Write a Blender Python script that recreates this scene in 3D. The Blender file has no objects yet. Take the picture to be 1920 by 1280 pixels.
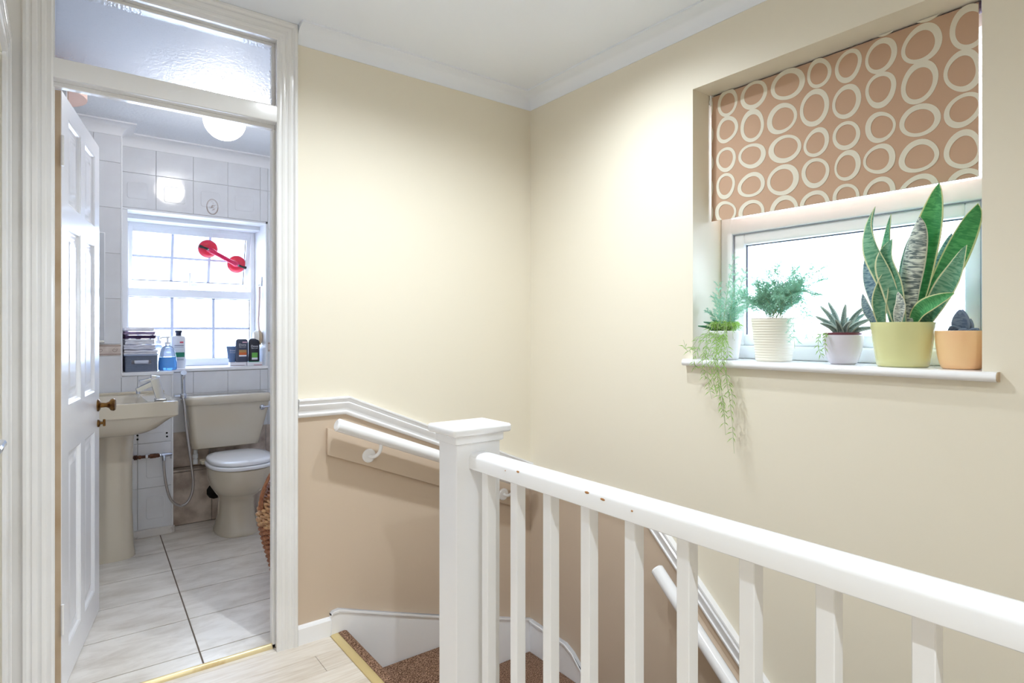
import bpy, bmesh, math, random
from mathutils import Vector, Matrix

random.seed(7)
S = bpy.context.scene
COL = S.collection

# ------------------------------------------------------------------ camera
CAM_Z = 1.22
cam_d = bpy.data.cameras.new('camera')
cam = bpy.data.objects.new('camera', cam_d)
COL.objects.link(cam)
cam_d.sensor_width = 36.0
cam_d.lens = 1122.0 / 1920.0 * 36.0
cam_d.shift_y = -18.0 / 1920.0
cam_d.clip_start = 0.02
cam.location = (0, 0, CAM_Z)
cam.rotation_euler = (math.radians(90), 0, math.radians(-37.15))
S.camera = cam

# ------------------------------------------------------------------ world, exposure
W = bpy.data.worlds.new('world')
S.world = W
W.use_nodes = True
wb = W.node_tree.nodes['Background']
wb.inputs['Color'].default_value = (0.66, 0.80, 1.0, 1)
wb.inputs['Strength'].default_value = 7.0
S.view_settings.view_transform = 'Standard'
S.view_settings.look = 'None'
S.view_settings.gamma = 1.0
S.view_settings.use_curve_mapping = False
S.view_settings.exposure = 1.16
S.cycles.use_denoising = True
S.cycles.max_bounces = 14
S.cycles.diffuse_bounces = 8
S.cycles.transparent_max_bounces = 12
S.cycles.sample_clamp_indirect = 8.0
LAMP_W = 50.0        # each landing downlight
GLOBE_E = 9.0       # bathroom globe

def portal(name, loc, rot, sx, sy):
    l = bpy.data.lights.new(name, 'AREA')
    l.shape = 'RECTANGLE'; l.size = sx; l.size_y = sy
    l.cycles.is_portal = True
    o = bpy.data.objects.new(name, l)
    o.location = loc; o.rotation_euler = rot
    COL.objects.link(o)
portal('daylight_portal_landing', (2.22, .946, 1.63), (math.radians(90), 0, math.radians(90)), .95, 1.1)
portal('daylight_portal_bathroom', (.74, 4.78, 1.47), (math.radians(90), 0, math.radians(180)), .9, 1.05)

# ------------------------------------------------------------------ helpers
def srgb(r, g, b):
    f = lambda c: (c/255/12.92) if c/255 <= .04045 else ((c/255+.055)/1.055)**2.4
    return (f(r), f(g), f(b), 1)

def mat(name, col, rough=.5, metal=0.0, spec=.5, noise=None, bump=None, coat=0.0, trans=0.0, sss=0.0):
    """noise=(scale, colour2, detail[, low, high]); bump=(scale, strength, distance)"""
    m = bpy.data.materials.new(name)
    m.use_nodes = True
    nt = m.node_tree; N = nt.nodes; L = nt.links
    p = N['Principled BSDF']
    p.inputs['Base Color'].default_value = col
    p.inputs['Roughness'].default_value = rough
    p.inputs['Metallic'].default_value = metal
    p.inputs['Specular IOR Level'].default_value = spec
    p.inputs['Coat Weight'].default_value = coat
    p.inputs['Coat Roughness'].default_value = .08
    p.inputs['Transmission Weight'].default_value = trans
    tc = N.new('ShaderNodeTexCoord')
    if noise:
        n = N.new('ShaderNodeTexNoise'); n.inputs['Scale'].default_value = noise[0]
        n.inputs['Detail'].default_value = noise[2]
        L.new(tc.outputs['Object'], n.inputs['Vector'])
        r = N.new('ShaderNodeValToRGB')
        lo, hi = (noise[3], noise[4]) if len(noise) > 4 else (.35, .65)
        r.color_ramp.elements[0].position = lo; r.color_ramp.elements[1].position = hi
        r.color_ramp.elements[0].color = col; r.color_ramp.elements[1].color = noise[1]
        L.new(n.outputs['Fac'], r.inputs['Fac']); L.new(r.outputs['Color'], p.inputs['Base Color'])
    if bump:
        n2 = N.new('ShaderNodeTexNoise'); n2.inputs['Scale'].default_value = bump[0]
        n2.inputs['Detail'].default_value = 3
        L.new(tc.outputs['Object'], n2.inputs['Vector'])
        b = N.new('ShaderNodeBump'); b.inputs['Strength'].default_value = bump[1]
        b.inputs['Distance'].default_value = bump[2]
        L.new(n2.outputs['Fac'], b.inputs['Height']); L.new(b.outputs['Normal'], p.inputs['Normal'])
    return m

def pane_mat(name, transp, transl, col=(1, 1, 1, 1), bump=None, rough=.15):
    m = bpy.data.materials.new(name); m.use_nodes = True
    nt = m.node_tree; N = nt.nodes; L = nt.links
    N.remove(N['Principled BSDF'])
    out = N['Material Output']
    t = N.new('ShaderNodeBsdfTransparent'); t.inputs['Color'].default_value = col
    d = N.new('ShaderNodeBsdfTranslucent'); d.inputs['Color'].default_value = col
    g = N.new('ShaderNodeBsdfGlossy'); g.inputs['Roughness'].default_value = rough
    a = N.new('ShaderNodeMixShader'); a.inputs[0].default_value = transl / (transp + transl)
    L.new(t.outputs[0], a.inputs[1]); L.new(d.outputs[0], a.inputs[2])
    b = N.new('ShaderNodeMixShader')
    fr = N.new('ShaderNodeFresnel'); fr.inputs['IOR'].default_value = 1.4
    L.new(fr.outputs[0], b.inputs[0])
    L.new(a.outputs[0], b.inputs[1]); L.new(g.outputs[0], b.inputs[2])
    L.new(b.outputs[0], out.inputs['Surface'])
    if bump:
        tc = N.new('ShaderNodeTexCoord')
        n2 = N.new('ShaderNodeTexNoise'); n2.inputs['Scale'].default_value = bump[0]
        L.new(tc.outputs['Object'], n2.inputs['Vector'])
        bp = N.new('ShaderNodeBump'); bp.inputs['Strength'].default_value = bump[1]; bp.inputs['Distance'].default_value = .002
        L.new(n2.outputs['Fac'], bp.inputs['Height'])
        L.new(bp.outputs['Normal'], g.inputs['Normal']); L.new(bp.outputs['Normal'], d.inputs['Normal'])
    return m

def emit_mat(name, col, strength):
    m = bpy.data.materials.new(name); m.use_nodes = True
    p = m.node_tree.nodes['Principled BSDF']
    p.inputs['Base Color'].default_value = (.9, .9, .9, 1)
    p.inputs['Emission Color'].default_value = col
    p.inputs['Emission Strength'].default_value = strength
    return m

M = {}
M['cream'] = mat('cream_wall_paint', srgb(230, 222, 205), .55, bump=(220, .03, .002))
M['tan'] = mat('tan_wall_paint', srgb(203, 184, 164), .5, bump=(220, .03, .002))
M['ceil'] = mat('white_ceiling_paint', srgb(236, 240, 248), .35, bump=(60, .03, .003))
M['gloss'] = mat('white_gloss_paint', srgb(240, 240, 243), .22, coat=.3, bump=(25, .03, .003))
M['glossold'] = mat('white_gloss_paint_aged', srgb(234, 233, 233), .2, coat=.4, noise=(3, srgb(226, 224, 222), 3), bump=(14, .06, .004))
M['edge'] = mat('bare_door_edge', srgb(206, 186, 160), .5, noise=(6, srgb(186, 160, 128), 3))
M['upvc'] = mat('white_window_plastic', srgb(240, 241, 244), .3)
M['bar'] = None
M['gasket'] = mat('grey_window_gasket', srgb(78, 84, 104), .6)
M['artex'] = mat('textured_ceiling_paint', srgb(228, 231, 236), .6, bump=(70, .5, .006))
M['bathwhite'] = mat('white_bathroom_paint', srgb(232, 233, 236), .5)
M['tile'] = mat('glazed_white_tile', srgb(226, 228, 232), .07, spec=.6, noise=(5, srgb(218, 218, 222), 4))
M['tilepink'] = mat('glazed_white_tile_with_blush_centre', srgb(222, 218, 220), .09, spec=.6, noise=(9, srgb(206, 196, 196), 5, .4, .7))
M['grout'] = mat('grey_brown_grout', srgb(168, 160, 154), .8)
M['groutw'] = mat('pale_grout', srgb(216, 215, 213), .8)
M['border'] = mat('blush_border_tile', srgb(226, 214, 206), .15, noise=(20, srgb(200, 184, 176), 4))
M['borderline'] = mat('taupe_relief_glaze', srgb(168, 148, 138), .2)
M['stone'] = mat('greige_stone_tile', srgb(212, 198, 186), .45, noise=(11, srgb(160, 144, 132), 9, .38, .66))
M['floortile'] = mat('pale_stone_floor_tile', srgb(230, 224, 216), .3, noise=(5, srgb(200, 191, 179), 12, .42, .70))
_nt = M['floortile'].node_tree; _mp = _nt.nodes.new('ShaderNodeMapping'); _mp.inputs['Scale'].default_value = (1.0, 2.6, 1.0); _mp.inputs['Rotation'].default_value = (0, 0, .12)
_ns = [n for n in _nt.nodes if n.type == 'TEX_NOISE'][0]; _ns.inputs['Roughness'].default_value = .66; _ns.inputs['Distortion'].default_value = .4
_nt.links.new(_nt.nodes['Texture Coordinate'].outputs['Object'], _mp.inputs['Vector']); _nt.links.new(_mp.outputs[0], _ns.inputs['Vector'])
M['fgrout'] = mat('dark_floor_grout', srgb(112, 98, 86), .9)
M['ceramic'] = mat('champagne_ceramic', srgb(206, 196, 177), .08, spec=.6, coat=.5)
M['seat'] = mat('white_seat_plastic', srgb(236, 238, 242), .15, coat=.3)
M['chrome'] = mat('chrome', (.55, .59, .68, 1), .12, metal=1)
M['steelhose'] = mat('braided_steel', (.52, .5, .5, 1), .3, metal=1, bump=(600, .4, .001))
M['brass'] = mat('aged_brass', srgb(150, 112, 62), .3, metal=1, noise=(40, srgb(92, 62, 34), 3))
M['darkpipe'] = mat('tarnished_copper_pipe', srgb(74, 46, 36), .5, metal=.5, noise=(50, srgb(120, 78, 56), 3))
M['black'] = mat('black_rubber', srgb(24, 24, 26), .5)
M['hole'] = mat('dark_void', srgb(20, 16, 14), .9)
M['gold'] = mat('brushed_gold_strip', srgb(216, 196, 144), .35, metal=.4, bump=(200, .1, .001))
M['carpet'] = mat('brown_twist_carpet', srgb(86, 60, 46), .95, spec=.1, noise=(260, srgb(186, 150, 126), 2, .42, .62), bump=(300, 1.0, .006))
M['red'] = mat('red_plastic', srgb(214, 34, 62), .3)
M['redclear'] = mat('red_handle_plastic', srgb(206, 30, 80), .25)
M['pink'] = mat('varnished_pink_pine', srgb(232, 196, 180), .4)
M['mirror'] = mat('mirror_glass', srgb(206, 209, 214), .12)
M['globe'] = emit_mat('glowing_opal_globe', (1.0, .97, .92, 1), GLOBE_E)
M['bulb'] = emit_mat('glowing_bulb', (.96, .98, 1.0, 1), 8.0)
M['pane'] = pane_mat('frosted_window_pane', .72, .28, (1, 1, 1, 1), bump=(160, .4))
M['clear'] = pane_mat('window_pane', .8, .2, (.97, .98, 1, 1))
def translucent(m, tl):
    nt = m.node_tree; N = nt.nodes; L = nt.links; p = N['Principled BSDF']
    t = N.new('ShaderNodeBsdfTranslucent'); t.inputs['Color'].default_value = p.inputs['Base Color'].default_value
    mx = N.new('ShaderNodeMixShader'); mx.inputs[0].default_value = tl
    L.new(p.outputs[0], mx.inputs[1]); L.new(t.outputs[0], mx.inputs[2]); L.new(mx.outputs[0], N['Material Output'].inputs['Surface'])
    return m
M['bar'] = translucent(mat('thin_white_glazing_bar', srgb(206, 211, 228), .4), .07)
# laminate
def laminate(name, c1, c2):
    m = mat(name, c1, .38, noise=None)
    nt = m.node_tree; N = nt.nodes; L = nt.links; p = N['Principled BSDF']
    tc = N['Texture Coordinate']; mp = N.new('ShaderNodeMapping'); mp.inputs['Scale'].default_value = (1.6, 14, 1)
    oi = N.new('ShaderNodeObjectInfo')
    ad = N.new('ShaderNodeVectorMath'); ad.operation = 'ADD'
    L.new(tc.outputs['Object'], ad.inputs[0]); L.new(oi.outputs['Location'], ad.inputs[1])
    L.new(ad.outputs[0], mp.inputs['Vector'])
    n = N.new('ShaderNodeTexNoise'); n.inputs['Scale'].default_value = 3.0; n.inputs['Detail'].default_value = 7; n.inputs['Distortion'].default_value = 1.6
    L.new(mp.outputs[0], n.inputs['Vector'])
    r = N.new('ShaderNodeValToRGB'); r.color_ramp.elements[0].position = .3; r.color_ramp.elements[1].position = .72
    r.color_ramp.elements[0].color = c1; r.color_ramp.elements[1].color = c2
    L.new(n.outputs['Fac'], r.inputs['Fac']); L.new(r.outputs['Color'], p.inputs['Base Color'])
    return m
M['laminate'] = laminate('pale_oak_laminate', srgb(219, 210, 199), srgb(196, 182, 166))
M['laminateb'] = laminate('pale_oak_laminate_light', srgb(225, 217, 207), srgb(206, 193, 178))

class MB:
    """collects geometry, builds ONE mesh object"""
    def __init__(s): s.bm = bmesh.new(); s.mi = 0; s.wn = False
    def _fin(s, faces):
        for f in faces: f.material_index = s.mi
    def box(s, x0, x1, y0, y1, z0, z1, bev=0, seg=2):
        r = bmesh.ops.create_cube(s.bm, size=1)
        vs = r['verts']
        for v in vs:
            v.co = Vector((x0 + (v.co.x+.5)*(x1-x0), y0 + (v.co.y+.5)*(y1-y0), z0 + (v.co.z+.5)*(z1-z0)))
        fs = {f for v in vs for f in v.link_faces}
        s._fin(fs)
        if bev:
            s.wn = True; es = list({e for v in vs for e in v.link_edges})
            rr = bmesh.ops.bevel(s.bm, geom=es, offset=bev, segments=seg, affect='EDGES', profile=.5)
            s._fin(rr['faces'])
        return s
    def prism(s, pts, axis, lo, hi):
        def mk(p, h):
            if axis == 'x': return (h, p[0], p[1])
            if axis == 'y': return (p[0], h, p[1])
            return (p[0], p[1], h)
        a = [s.bm.verts.new(mk(p, lo)) for p in pts]; b = [s.bm.verts.new(mk(p, hi)) for p in pts]
        n = len(pts); fs = [s.bm.faces.new(a), s.bm.faces.new(b[::-1])]
        for i in range(n): fs.append(s.bm.faces.new((a[i], a[(i+1) % n], b[(i+1) % n], b[i])))
        s._fin(fs); return s
    def loft(s, rings, cap0=True, cap1=True, closed=True):
        R = [[s.bm.verts.new(p) for p in r] for r in rings]
        fs = []; n = len(R[0])
        for i in range(len(R)-1):
            for j in range(n if closed else n-1):
                fs.append(s.bm.faces.new((R[i][j], R[i][(j+1) % n], R[i+1][(j+1) % n], R[i+1][j])))
        if cap0: fs.append(s.bm.faces.new(R[0][::-1]))
        if cap1: fs.append(s.bm.faces.new(R[-1]))
        s._fin(fs); return s
    def lathe(s, prof, c=(0, 0, 0), seg=32, axis='z', cap0=True, cap1=True):
        rings = []
        for r, h in prof:
            ring = []
            for k in range(seg):
                a = 2*math.pi*k/seg; u, v = max(r, 1e-4)*math.cos(a), max(r, 1e-4)*math.sin(a)
                p = {'z': (u, v, h), 'x': (h, u, v), 'y': (u, h, v)}[axis]
                ring.append((c[0]+p[0], c[1]+p[1], c[2]+p[2]))
            rings.append(ring)
        return s.loft(rings, cap0, cap1)
    def tube(s, pts, r, seg=10, cap=True):
        pts = [Vector(p) for p in pts]; n = len(pts)
        rs = r if isinstance(r, (list, tuple)) else [r]*n
        T = []
        for i in range(n):
            a = pts[max(i-1, 0)]; b = pts[min(i+1, n-1)]
            T.append((b-a).normalized())
        up = Vector((0, 0, 1)) if abs(T[0].z) < .9 else Vector((1, 0, 0))
        U = (up - T[0]*up.dot(T[0])).normalized(); rings = []
        for i in range(n):
            U = (U - T[i]*U.dot(T[i])).normalized(); V = T[i].cross(U)
            rings.append([pts[i] + (U*math.cos(2*math.pi*k/seg) + V*math.sin(2*math.pi*k/seg))*rs[i] for k in range(seg)])
        return s.loft(rings, cap, cap)
    def mould(s, path, prof, mp):
        """sweep a profile [(n,h)] along 2-D path with mitres; mp(p, h) -> 3-D"""
        P = [Vector(p) for p in path]; ns = []
        for i in range(len(P)-1):
            d = (P[i+1]-P[i]).normalized(); ns.append(Vector((-d.y, d.x)))
        rings = []
        for i in range(len(P)):
            if i == 0: m = ns[0]
            elif i == len(P)-1: m = ns[-1]
            else: m = (ns[i-1]+ns[i])/(1+ns[i-1].dot(ns[i]))
            rings.append([mp(P[i]+m*n, h) for n, h in prof])
        return s.loft(rings)
    def build(s, name, mats, parent=None, smooth=35, label=None, cat=None, group=None, kind=None, loc=None, rot=None):
        bmesh.ops.recalc_face_normals(s.bm, faces=s.bm.faces[:])
        me = bpy.data.meshes.new(name); s.bm.to_mesh(me); s.bm.free()
        o = link(name, me, mats, parent, smooth, label, cat, group, kind, loc, rot)
        if s.wn and smooth:
            wm = o.modifiers.new('weighted_normals', 'WEIGHTED_NORMAL'); wm.keep_sharp = True
        return o

def link(name, me, mats, parent=None, smooth=35, label=None, cat=None, group=None, kind=None, loc=None, rot=None):
    if not isinstance(mats, (list, tuple)): mats = [mats]
    if not me.materials:
        for m in mats: me.materials.append(M[m] if isinstance(m, str) else m)
        if smooth:
            me.shade_smooth(); me.set_sharp_from_angle(angle=math.radians(smooth))
    o = bpy.data.objects.new(name, me); COL.objects.link(o)
    if parent: o.parent = parent
    if loc: o.location = loc
    if rot: o.rotation_euler = rot
    tag(o, label, cat, group, kind)
    return o

def tag(o, label=None, cat=None, group=None, kind=None):
    if label: o['label'] = label
    if cat: o['category'] = cat
    if group: o['group'] = group
    if kind: o['kind'] = kind
    return o

def thing(name, label, cat, loc=(0, 0, 0), rz=0, group=None, kind=None):
    o = bpy.data.objects.new(name, None); COL.objects.link(o)
    o.location = loc; o.rotation_euler = (0, 0, rz); o.empty_display_size = .05
    return tag(o, label, cat, group, kind)

def arc(cx, cy, r, a0, a1, n):
    return [(cx+r*math.cos(math.radians(a0+(a1-a0)*i/n)), cy+r*math.sin(math.radians(a0+(a1-a0)*i/n))) for i in range(n+1)]

def spline(pts, n):
    """Catmull-Rom through pts"""
    P = [Vector(p) for p in pts]; P = [P[0]*2-P[1]] + P + [P[-1]*2-P[-2]]
    out = []
    for i in range(1, len(P)-2):
        for k in range(n):
            t = k/n; a, b, c, d = P[i-1], P[i], P[i+1], P[i+2]
            out.append(.5*((2*b)+(c-a)*t+(2*a-5*b+4*c-d)*t*t+(3*b-a-3*c+d)*t**3))
    out.append(P[-2]); return out

# ------------------------------------------------------------------ key dimensions
YA, XB = 2.37, 1.912           # landing back wall, landing window wall
CEIL = 2.41
DL, DR = -.021, .669           # faces of the door lining
XL = -.13                      # landing left wall
LOW = -2.6                     # floor below
BX0, BX1, BY0, BY1 = -.5, 1.62, 2.47, 4.30
PIER_X, PIER_Y = .287, 4.10
BZ = .015                      # bathroom floor level

# ================================================================== SETTING
# landing back wall (with doorway)
dA = [(.70, .92), (.943, .92), (XB, .519)]        # dado centre line
w = MB()
w.prism([(DR+.03, 0), (.90, 0), (XB, -.3), (XB, .519), (.943, .92), (DR+.03, .92)], 'y', YA, YA+.05)
w.prism([(.90, 0), (.90, LOW), (XB, LOW), (XB, -.3)], 'y', YA, YA+.05)
w.mi = 1
w.prism([(DR+.03, .92), (.943, .92), (XB, .519), (XB, CEIL), (DR+.03, CEIL)], 'y', YA, YA+.05)
w.box(XL-.1, DL-.03, YA, YA+.05, 0, CEIL)
w.box(DL-.03, DR+.03, YA, YA+.05, 2.345, CEIL)
w.mi = 2
w.box(DR+.03, 2.3, YA+.05, BY0, 0, CEIL)
w.box(BX0-.1, DL-.03, YA+.05, BY0, 0, CEIL)
w.box(DL-.03, DR+.03, YA+.05, BY0, 2.345, CEIL)
w.build('wall_back', ['tan', 'cream', 'bathwhite'], label='landing back wall, cream above the white dado rail and tan below', cat='wall', kind='structure')

# window wall
dB = [(YA, .49), (1.60, .465), (-1.2, .465-.941*2.8)]
OY0, OY1, OZ0, OZ1 = .5017, 1.391, 1.095, 2.137
w = MB()
w.prism([(YA+.1, LOW), (YA+.1, .49), (YA, .49), (1.60, .465), (-1.2, -2.17), (-1.2, LOW)], 'x', XB, XB+.24)
w.mi = 1
w.prism([(YA+.1, .49), (YA+.1, OZ0), (-1.2, OZ0), (-1.2, -2.17), (1.60, .465), (YA, .49)], 'x', XB, XB+.24)
w.box(XB, XB+.24, OY1, YA+.1, OZ0, CEIL)
w.box(XB, XB+.24, -1.2, OY0, OZ0, CEIL)
w.box(XB, XB+.24, OY0, OY1, OZ1, CEIL)
w.build('wall_right', ['tan', 'cream'], label='cream stairwell wall pierced by the deep window recess', cat='wall', kind='structure')

# left wall with a door, wall behind the camera, lower stairwell walls
w = MB()
w.box(XL-.1, XL, 2.275, YA, 0, CEIL); w.box(XL-.1, XL, 1.505, 2.275, 2.03, CEIL); w.box(XL-.1, XL, .45, 1.505, 0, CEIL)
w.build('wall_left', ['cream'], label='cream wall at the far left holding a white door', cat='wall', kind='structure')
w = MB()
w.box(-1.3, 2.2, -1.3, -1.2, LOW, CEIL); w.box(-1.3, -1.2, -1.2, .55, 0, CEIL); w.box(-1.2, XL, .45, .55, 0, CEIL)
w.build('wall_front', ['cream'], label='cream walls of the landing behind the viewpoint', cat='wall', kind='structure')
w = MB()
w.box(.82, .87, 1.56, YA, LOW, -.03); w.box(.97, 1.02, -1.2, 1.56, LOW, -.02)
w.build('wall_stairwell', ['tan'], label='tan wall under the landing edge inside the stairwell', cat='wall', kind='structure')
w = MB(); w.box(.8, XB, -1.2, YA, LOW-.1, LOW)
w.build('floor_lower', ['carpet'], label='brown carpeted floor at the foot of the stairs', cat='floor', kind='structure')

# ceilings
w = MB(); w.box(-1.3, XB+.24, -1.3, YA+.05, CEIL, CEIL+.1)
w.build('ceiling', ['ceil'], label='smooth white ceiling over the landing', cat='ceiling', kind='structure')
w = MB(); w.box(BX0-.1, BX1+.1, YA+.05, 4.65, CEIL, CEIL+.1)
w.build('ceiling_bathroom', ['artex'], label='stippled white bathroom ceiling', cat='ceiling', kind='structure')

# landing floor: sub floor + planks
w = MB(); w.box(-1.3, .868, -1.3, YA, -.2, -.012); w.box(.868, 1.03, -1.3, 1.57, -.2, -.012)
fl = w.build('floor', ['fgrout'], label='pale oak laminate landing floor', cat='floor', kind='structure')
pw = .126; y = YA; k = 0
while y > -1.2:
    y0 = max(y-pw, -1.2)
    off = [.31, .77, .12, .55][k % 4]
    xs = [-1.2] + [v for v in (off-1.2, off) if -1.1 < v < .8] + [.868 if y > 1.5 else 1.03]
    for a, b in zip(xs[:-1], xs[1:]):
        w = MB(); cx, cy = (a+b)/2, (y+y0)/2
        w.box(a+.0006-cx, b-.0006-cx, y0+.0006-cy, y-.0006-cy, -.012, 0, .0008, 1)
        w.build('plank', ['laminate' if (k + len(xs)) % 2 else 'laminateb'], fl, loc=(cx, cy, 0))
    y -= pw; k += 1

w = MB(); w.box(DL+.001, DR-.001, YA, 2.3925, -.012, .001, .0008, 1); w.build('plank', ['laminateb'], fl)
# bathroom floor with stone tiles
w = MB(); w.box(BX0, BX1, BY0-.07, 4.32, -.15, BZ-.003)
bf = w.build('floor_bathroom', ['fgrout'], label='bathroom floor laid with pale stone tiles', cat='floor', kind='structure')
ys = [2.41, 2.508, 2.822, 3.136, 3.45, 3.764, 4.078, 4.31]
sk = lambda X, Y: X + .036*(Y-3.25)
for i in range(len(ys)-1):
    for a, b in ((-.5, -.18), (-.18, .45), (.45, 1.08), (1.08, 1.6)):
        w = MB(); g = .003; y0, y1 = ys[i]+g, ys[i+1]-g
        xa = a if a == -.5 else None
        pts = [((sk(a, y0) if a > -.5 else a)+g, y0), ((sk(b, y0) if b < 1.6 else b)-g, y0),
               ((sk(b, y1) if b < 1.6 else b)-g, y1), ((sk(a, y1) if a > -.5 else a)+g, y1)]
        w.prism(pts, 'z', BZ-.01, BZ)
        w.build('floor_tile', ['floortile'], bf)

# door sill pieces
w = MB()
w.prism([(2.391, 0), (2.393, .006), (2.398, .014), (2.402, .0175), (2.406, .018), (2.409, .0165), (2.409, 0)], 'x', DL+.005, DR-.012)
w.build('threshold_strip', [mat('worn_pale_gold_strip', srgb(222, 204, 160), .35, metal=.6, noise=(12, srgb(190, 160, 110), 4, .5, .7))], label='worn gold metal strip across the bathroom doorway', cat='threshold')

# bathroom walls ------------------------------------------------------
WX0, WX1, WZ0, WZ1 = .30, 1.147, .985, 1.975   # window opening in the outer wall
w = MB()
w.box(PIER_X, WX0, BY1, 4.72, 0, CEIL); w.box(WX1, BX1+.1, BY1, 4.72, 0, CEIL)
w.box(WX0, WX1, BY1, 4.72, 0, WZ0-.02); w.box(WX0, WX1, BY1, 4.72, WZ1, CEIL)
w.box(BX0-.1, PIER_X, PIER_Y, 4.72, 0, CEIL)                         # pier
w.box(PIER_X, .545, PIER_Y, BY1, 0, WZ0-.02)                          # boxing under the ledge
wbk = w.build('wall_bathroom_back', ['groutw'], label='bathroom window wall covered with glazed white tiles', cat='wall', kind='structure')
w = MB(); w.box(BX0-.1, BX0, BY0, PIER_Y, 0, CEIL)
w.build('wall_bathroom_left', ['bathwhite'], label='white bathroom wall behind the open door', cat='wall', kind='structure')
w = MB(); w.box(BX1, BX1+.1, BY0, BY1, 0, CEIL)
w.build('wall_bathroom_right', ['bathwhite'], label='white bathroom wall on the right, hidden by the door frame', cat='wall', kind='structure')

tile_cache = {}
def tile_mesh(wd, ht, kind):
    key = (round(wd, 3), round(ht, 3), kind)
    if key in tile_cache: return tile_cache[key]
    m = MB(); t = .006
    g = .0008; m.box(g, wd-g, -t, .002, g, ht-g, .0018, 2)
    if kind == 'panel' and wd > .17 and ht > .2:      # raised rounded square as pressed into the glaze
        ix, iz = .042, .055; r = .016
        a, b, c, d = ix, wd-ix, iz, ht-iz
        def rr(ins):
            q = []
            for (cx, cz, s0) in ((b-r, d-r, 0), (a+r, d-r, 90), (a+r, c+r, 180), (b-r, c+r, 270)):
                q += arc(cx, cz, max(r-ins, .003), s0, s0+90, 4)
            return q
        o1 = [(p[0], -t+.0005, p[1]) for p in rr(0)]
        o2 = [(p[0], -t-.0022, p[1]) for p in rr(.004)]
        m.mi = 1; m.loft([o1, o2], False, True)
    bmesh.ops.recalc_face_normals(m.bm, faces=m.bm.faces[:])
    me = bpy.data.meshes.new('tile'); m.bm.to_mesh(me); m.bm.free()
    me.materials.append(M['tile']); me.materials.append(M['tilepink'] if kind == 'panel' and False else M['tile'])
    for p_ in me.polygons: p_.use_smooth = p_.area < wd*ht*.02
    tile_cache[key] = me
    return me

ZL = [.02, .062, .304, .566, .826, 1.084, 1.15, 1.41, 1.668, 1.928, 2.188, 2.345]
def tiled(xs, y, z0, z1, skip=lambda a, b, c, d: False, pinkbelow=False):
    for a, b in zip(xs[:-1], xs[1:]):
        for c, d in zip(ZL[:-1], ZL[1:]):
            c2, d2 = max(c, z0), min(d, z1)
            if d2-c2 < .012 or skip(a, b, c2, d2): continue
            if abs(c-1.084) < .001:
                m = MB(); m.box(.001, b-a-.001, -.007, .002, .001, d2-c2-.001, .002, 2)
                t = m.build('border_tile', ['border'], wbk, loc=(a, y, c2), label='blush border tile with scroll relief')
                mm = MB()
                for zz in (.009, d2-c2-.009):
                    mm.box(.001, b-a-.001, -.0085, -.006, zz-.003, zz+.003, .001, 1)
                n = max(1, int((b-a)/.05)); st = (b-a)/n
                for q in range(n):
                    cx = st*(q+.5); pts = []
                    for s_ in range(15):
                        an = s_/14*2.2*math.pi; rad = .004+.009*s_/14
                        pts.append((cx+(rad*math.cos(an))*(1 if q % 2 else -1), -.0075, (d2-c2)/2+rad*math.sin(an)))
                    mm.tube(pts, .0014, 5)
                mm.build('scroll_relief', ['borderline'], t)
            else:
                me = tile_mesh(b-a, d2-c2, 'panel')
                link('tile', me, [], wbk, loc=(a, y, c2))
tiled([-.049, .156, .287], PIER_Y, 0, CEIL)
tiled([.287, .366, .545], PIER_Y, 0, WZ0-.02)
bx = [.287, .482, .689, .893, 1.098, 1.303, 1.508]
tiled([.287, .482, .689, .893, 1.098, 1.147], BY1, WZ1, CEIL)
tiled([1.147, 1.303, 1.508], BY1, .385, CEIL)
tiled([.545, .689, .893, 1.098, 1.147], BY1, .385, WZ0-.02)
# oval cameo print on one tile
ov = MB()
for rx, rz, rr_ in ((.034, .05, .0016), (.03, .045, .0008)):
    ov.tube([(.80+rx*math.cos(a), BY1-.0078, 2.035+rz*math.sin(a)) for a in [2*math.pi*i/40 for i in range(41)]], rr_, 5, False)
for q in range(26):
    a = random.uniform(0, 6.28); r = random.uniform(.0, .8); cx, cz = .80+.026*r*math.cos(a), 2.035+.04*r*math.sin(a)
    ov.tube([(cx+.006*math.cos(t), BY1-.0078, cz+.007*math.sin(t*1.3)) for t in [random.uniform(0, 1)+i*.5 for i in range(5)]], .0008, 4)
ov.build('oval_cameo', ['borderline'], wbk, label='small oval taupe cameo printed on a white tile')
# white corner trims
tr = MB()
tr.box(PIER_X-.004, PIER_X+.006, PIER_Y-.008, PIER_Y+.01, WZ0-.03, 2.345, .002, 1)
tr.box(.538, .549, PIER_Y-.009, PIER_Y+.012, BZ, WZ0-.02, .002, 1)
tr.build('tile_edge_trim', ['bathwhite'], wbk)
# mouldy plinth under the boxing
w = MB(); w.box(.10, .556, PIER_Y-.014, PIER_Y, BZ, .062, .003, 1)
w.build('skirting_tile', [mat('stained_white_plinth', srgb(222, 218, 214), .5, noise=(14, srgb(120, 100, 90), 7, .56, .72))], wbk)
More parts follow.
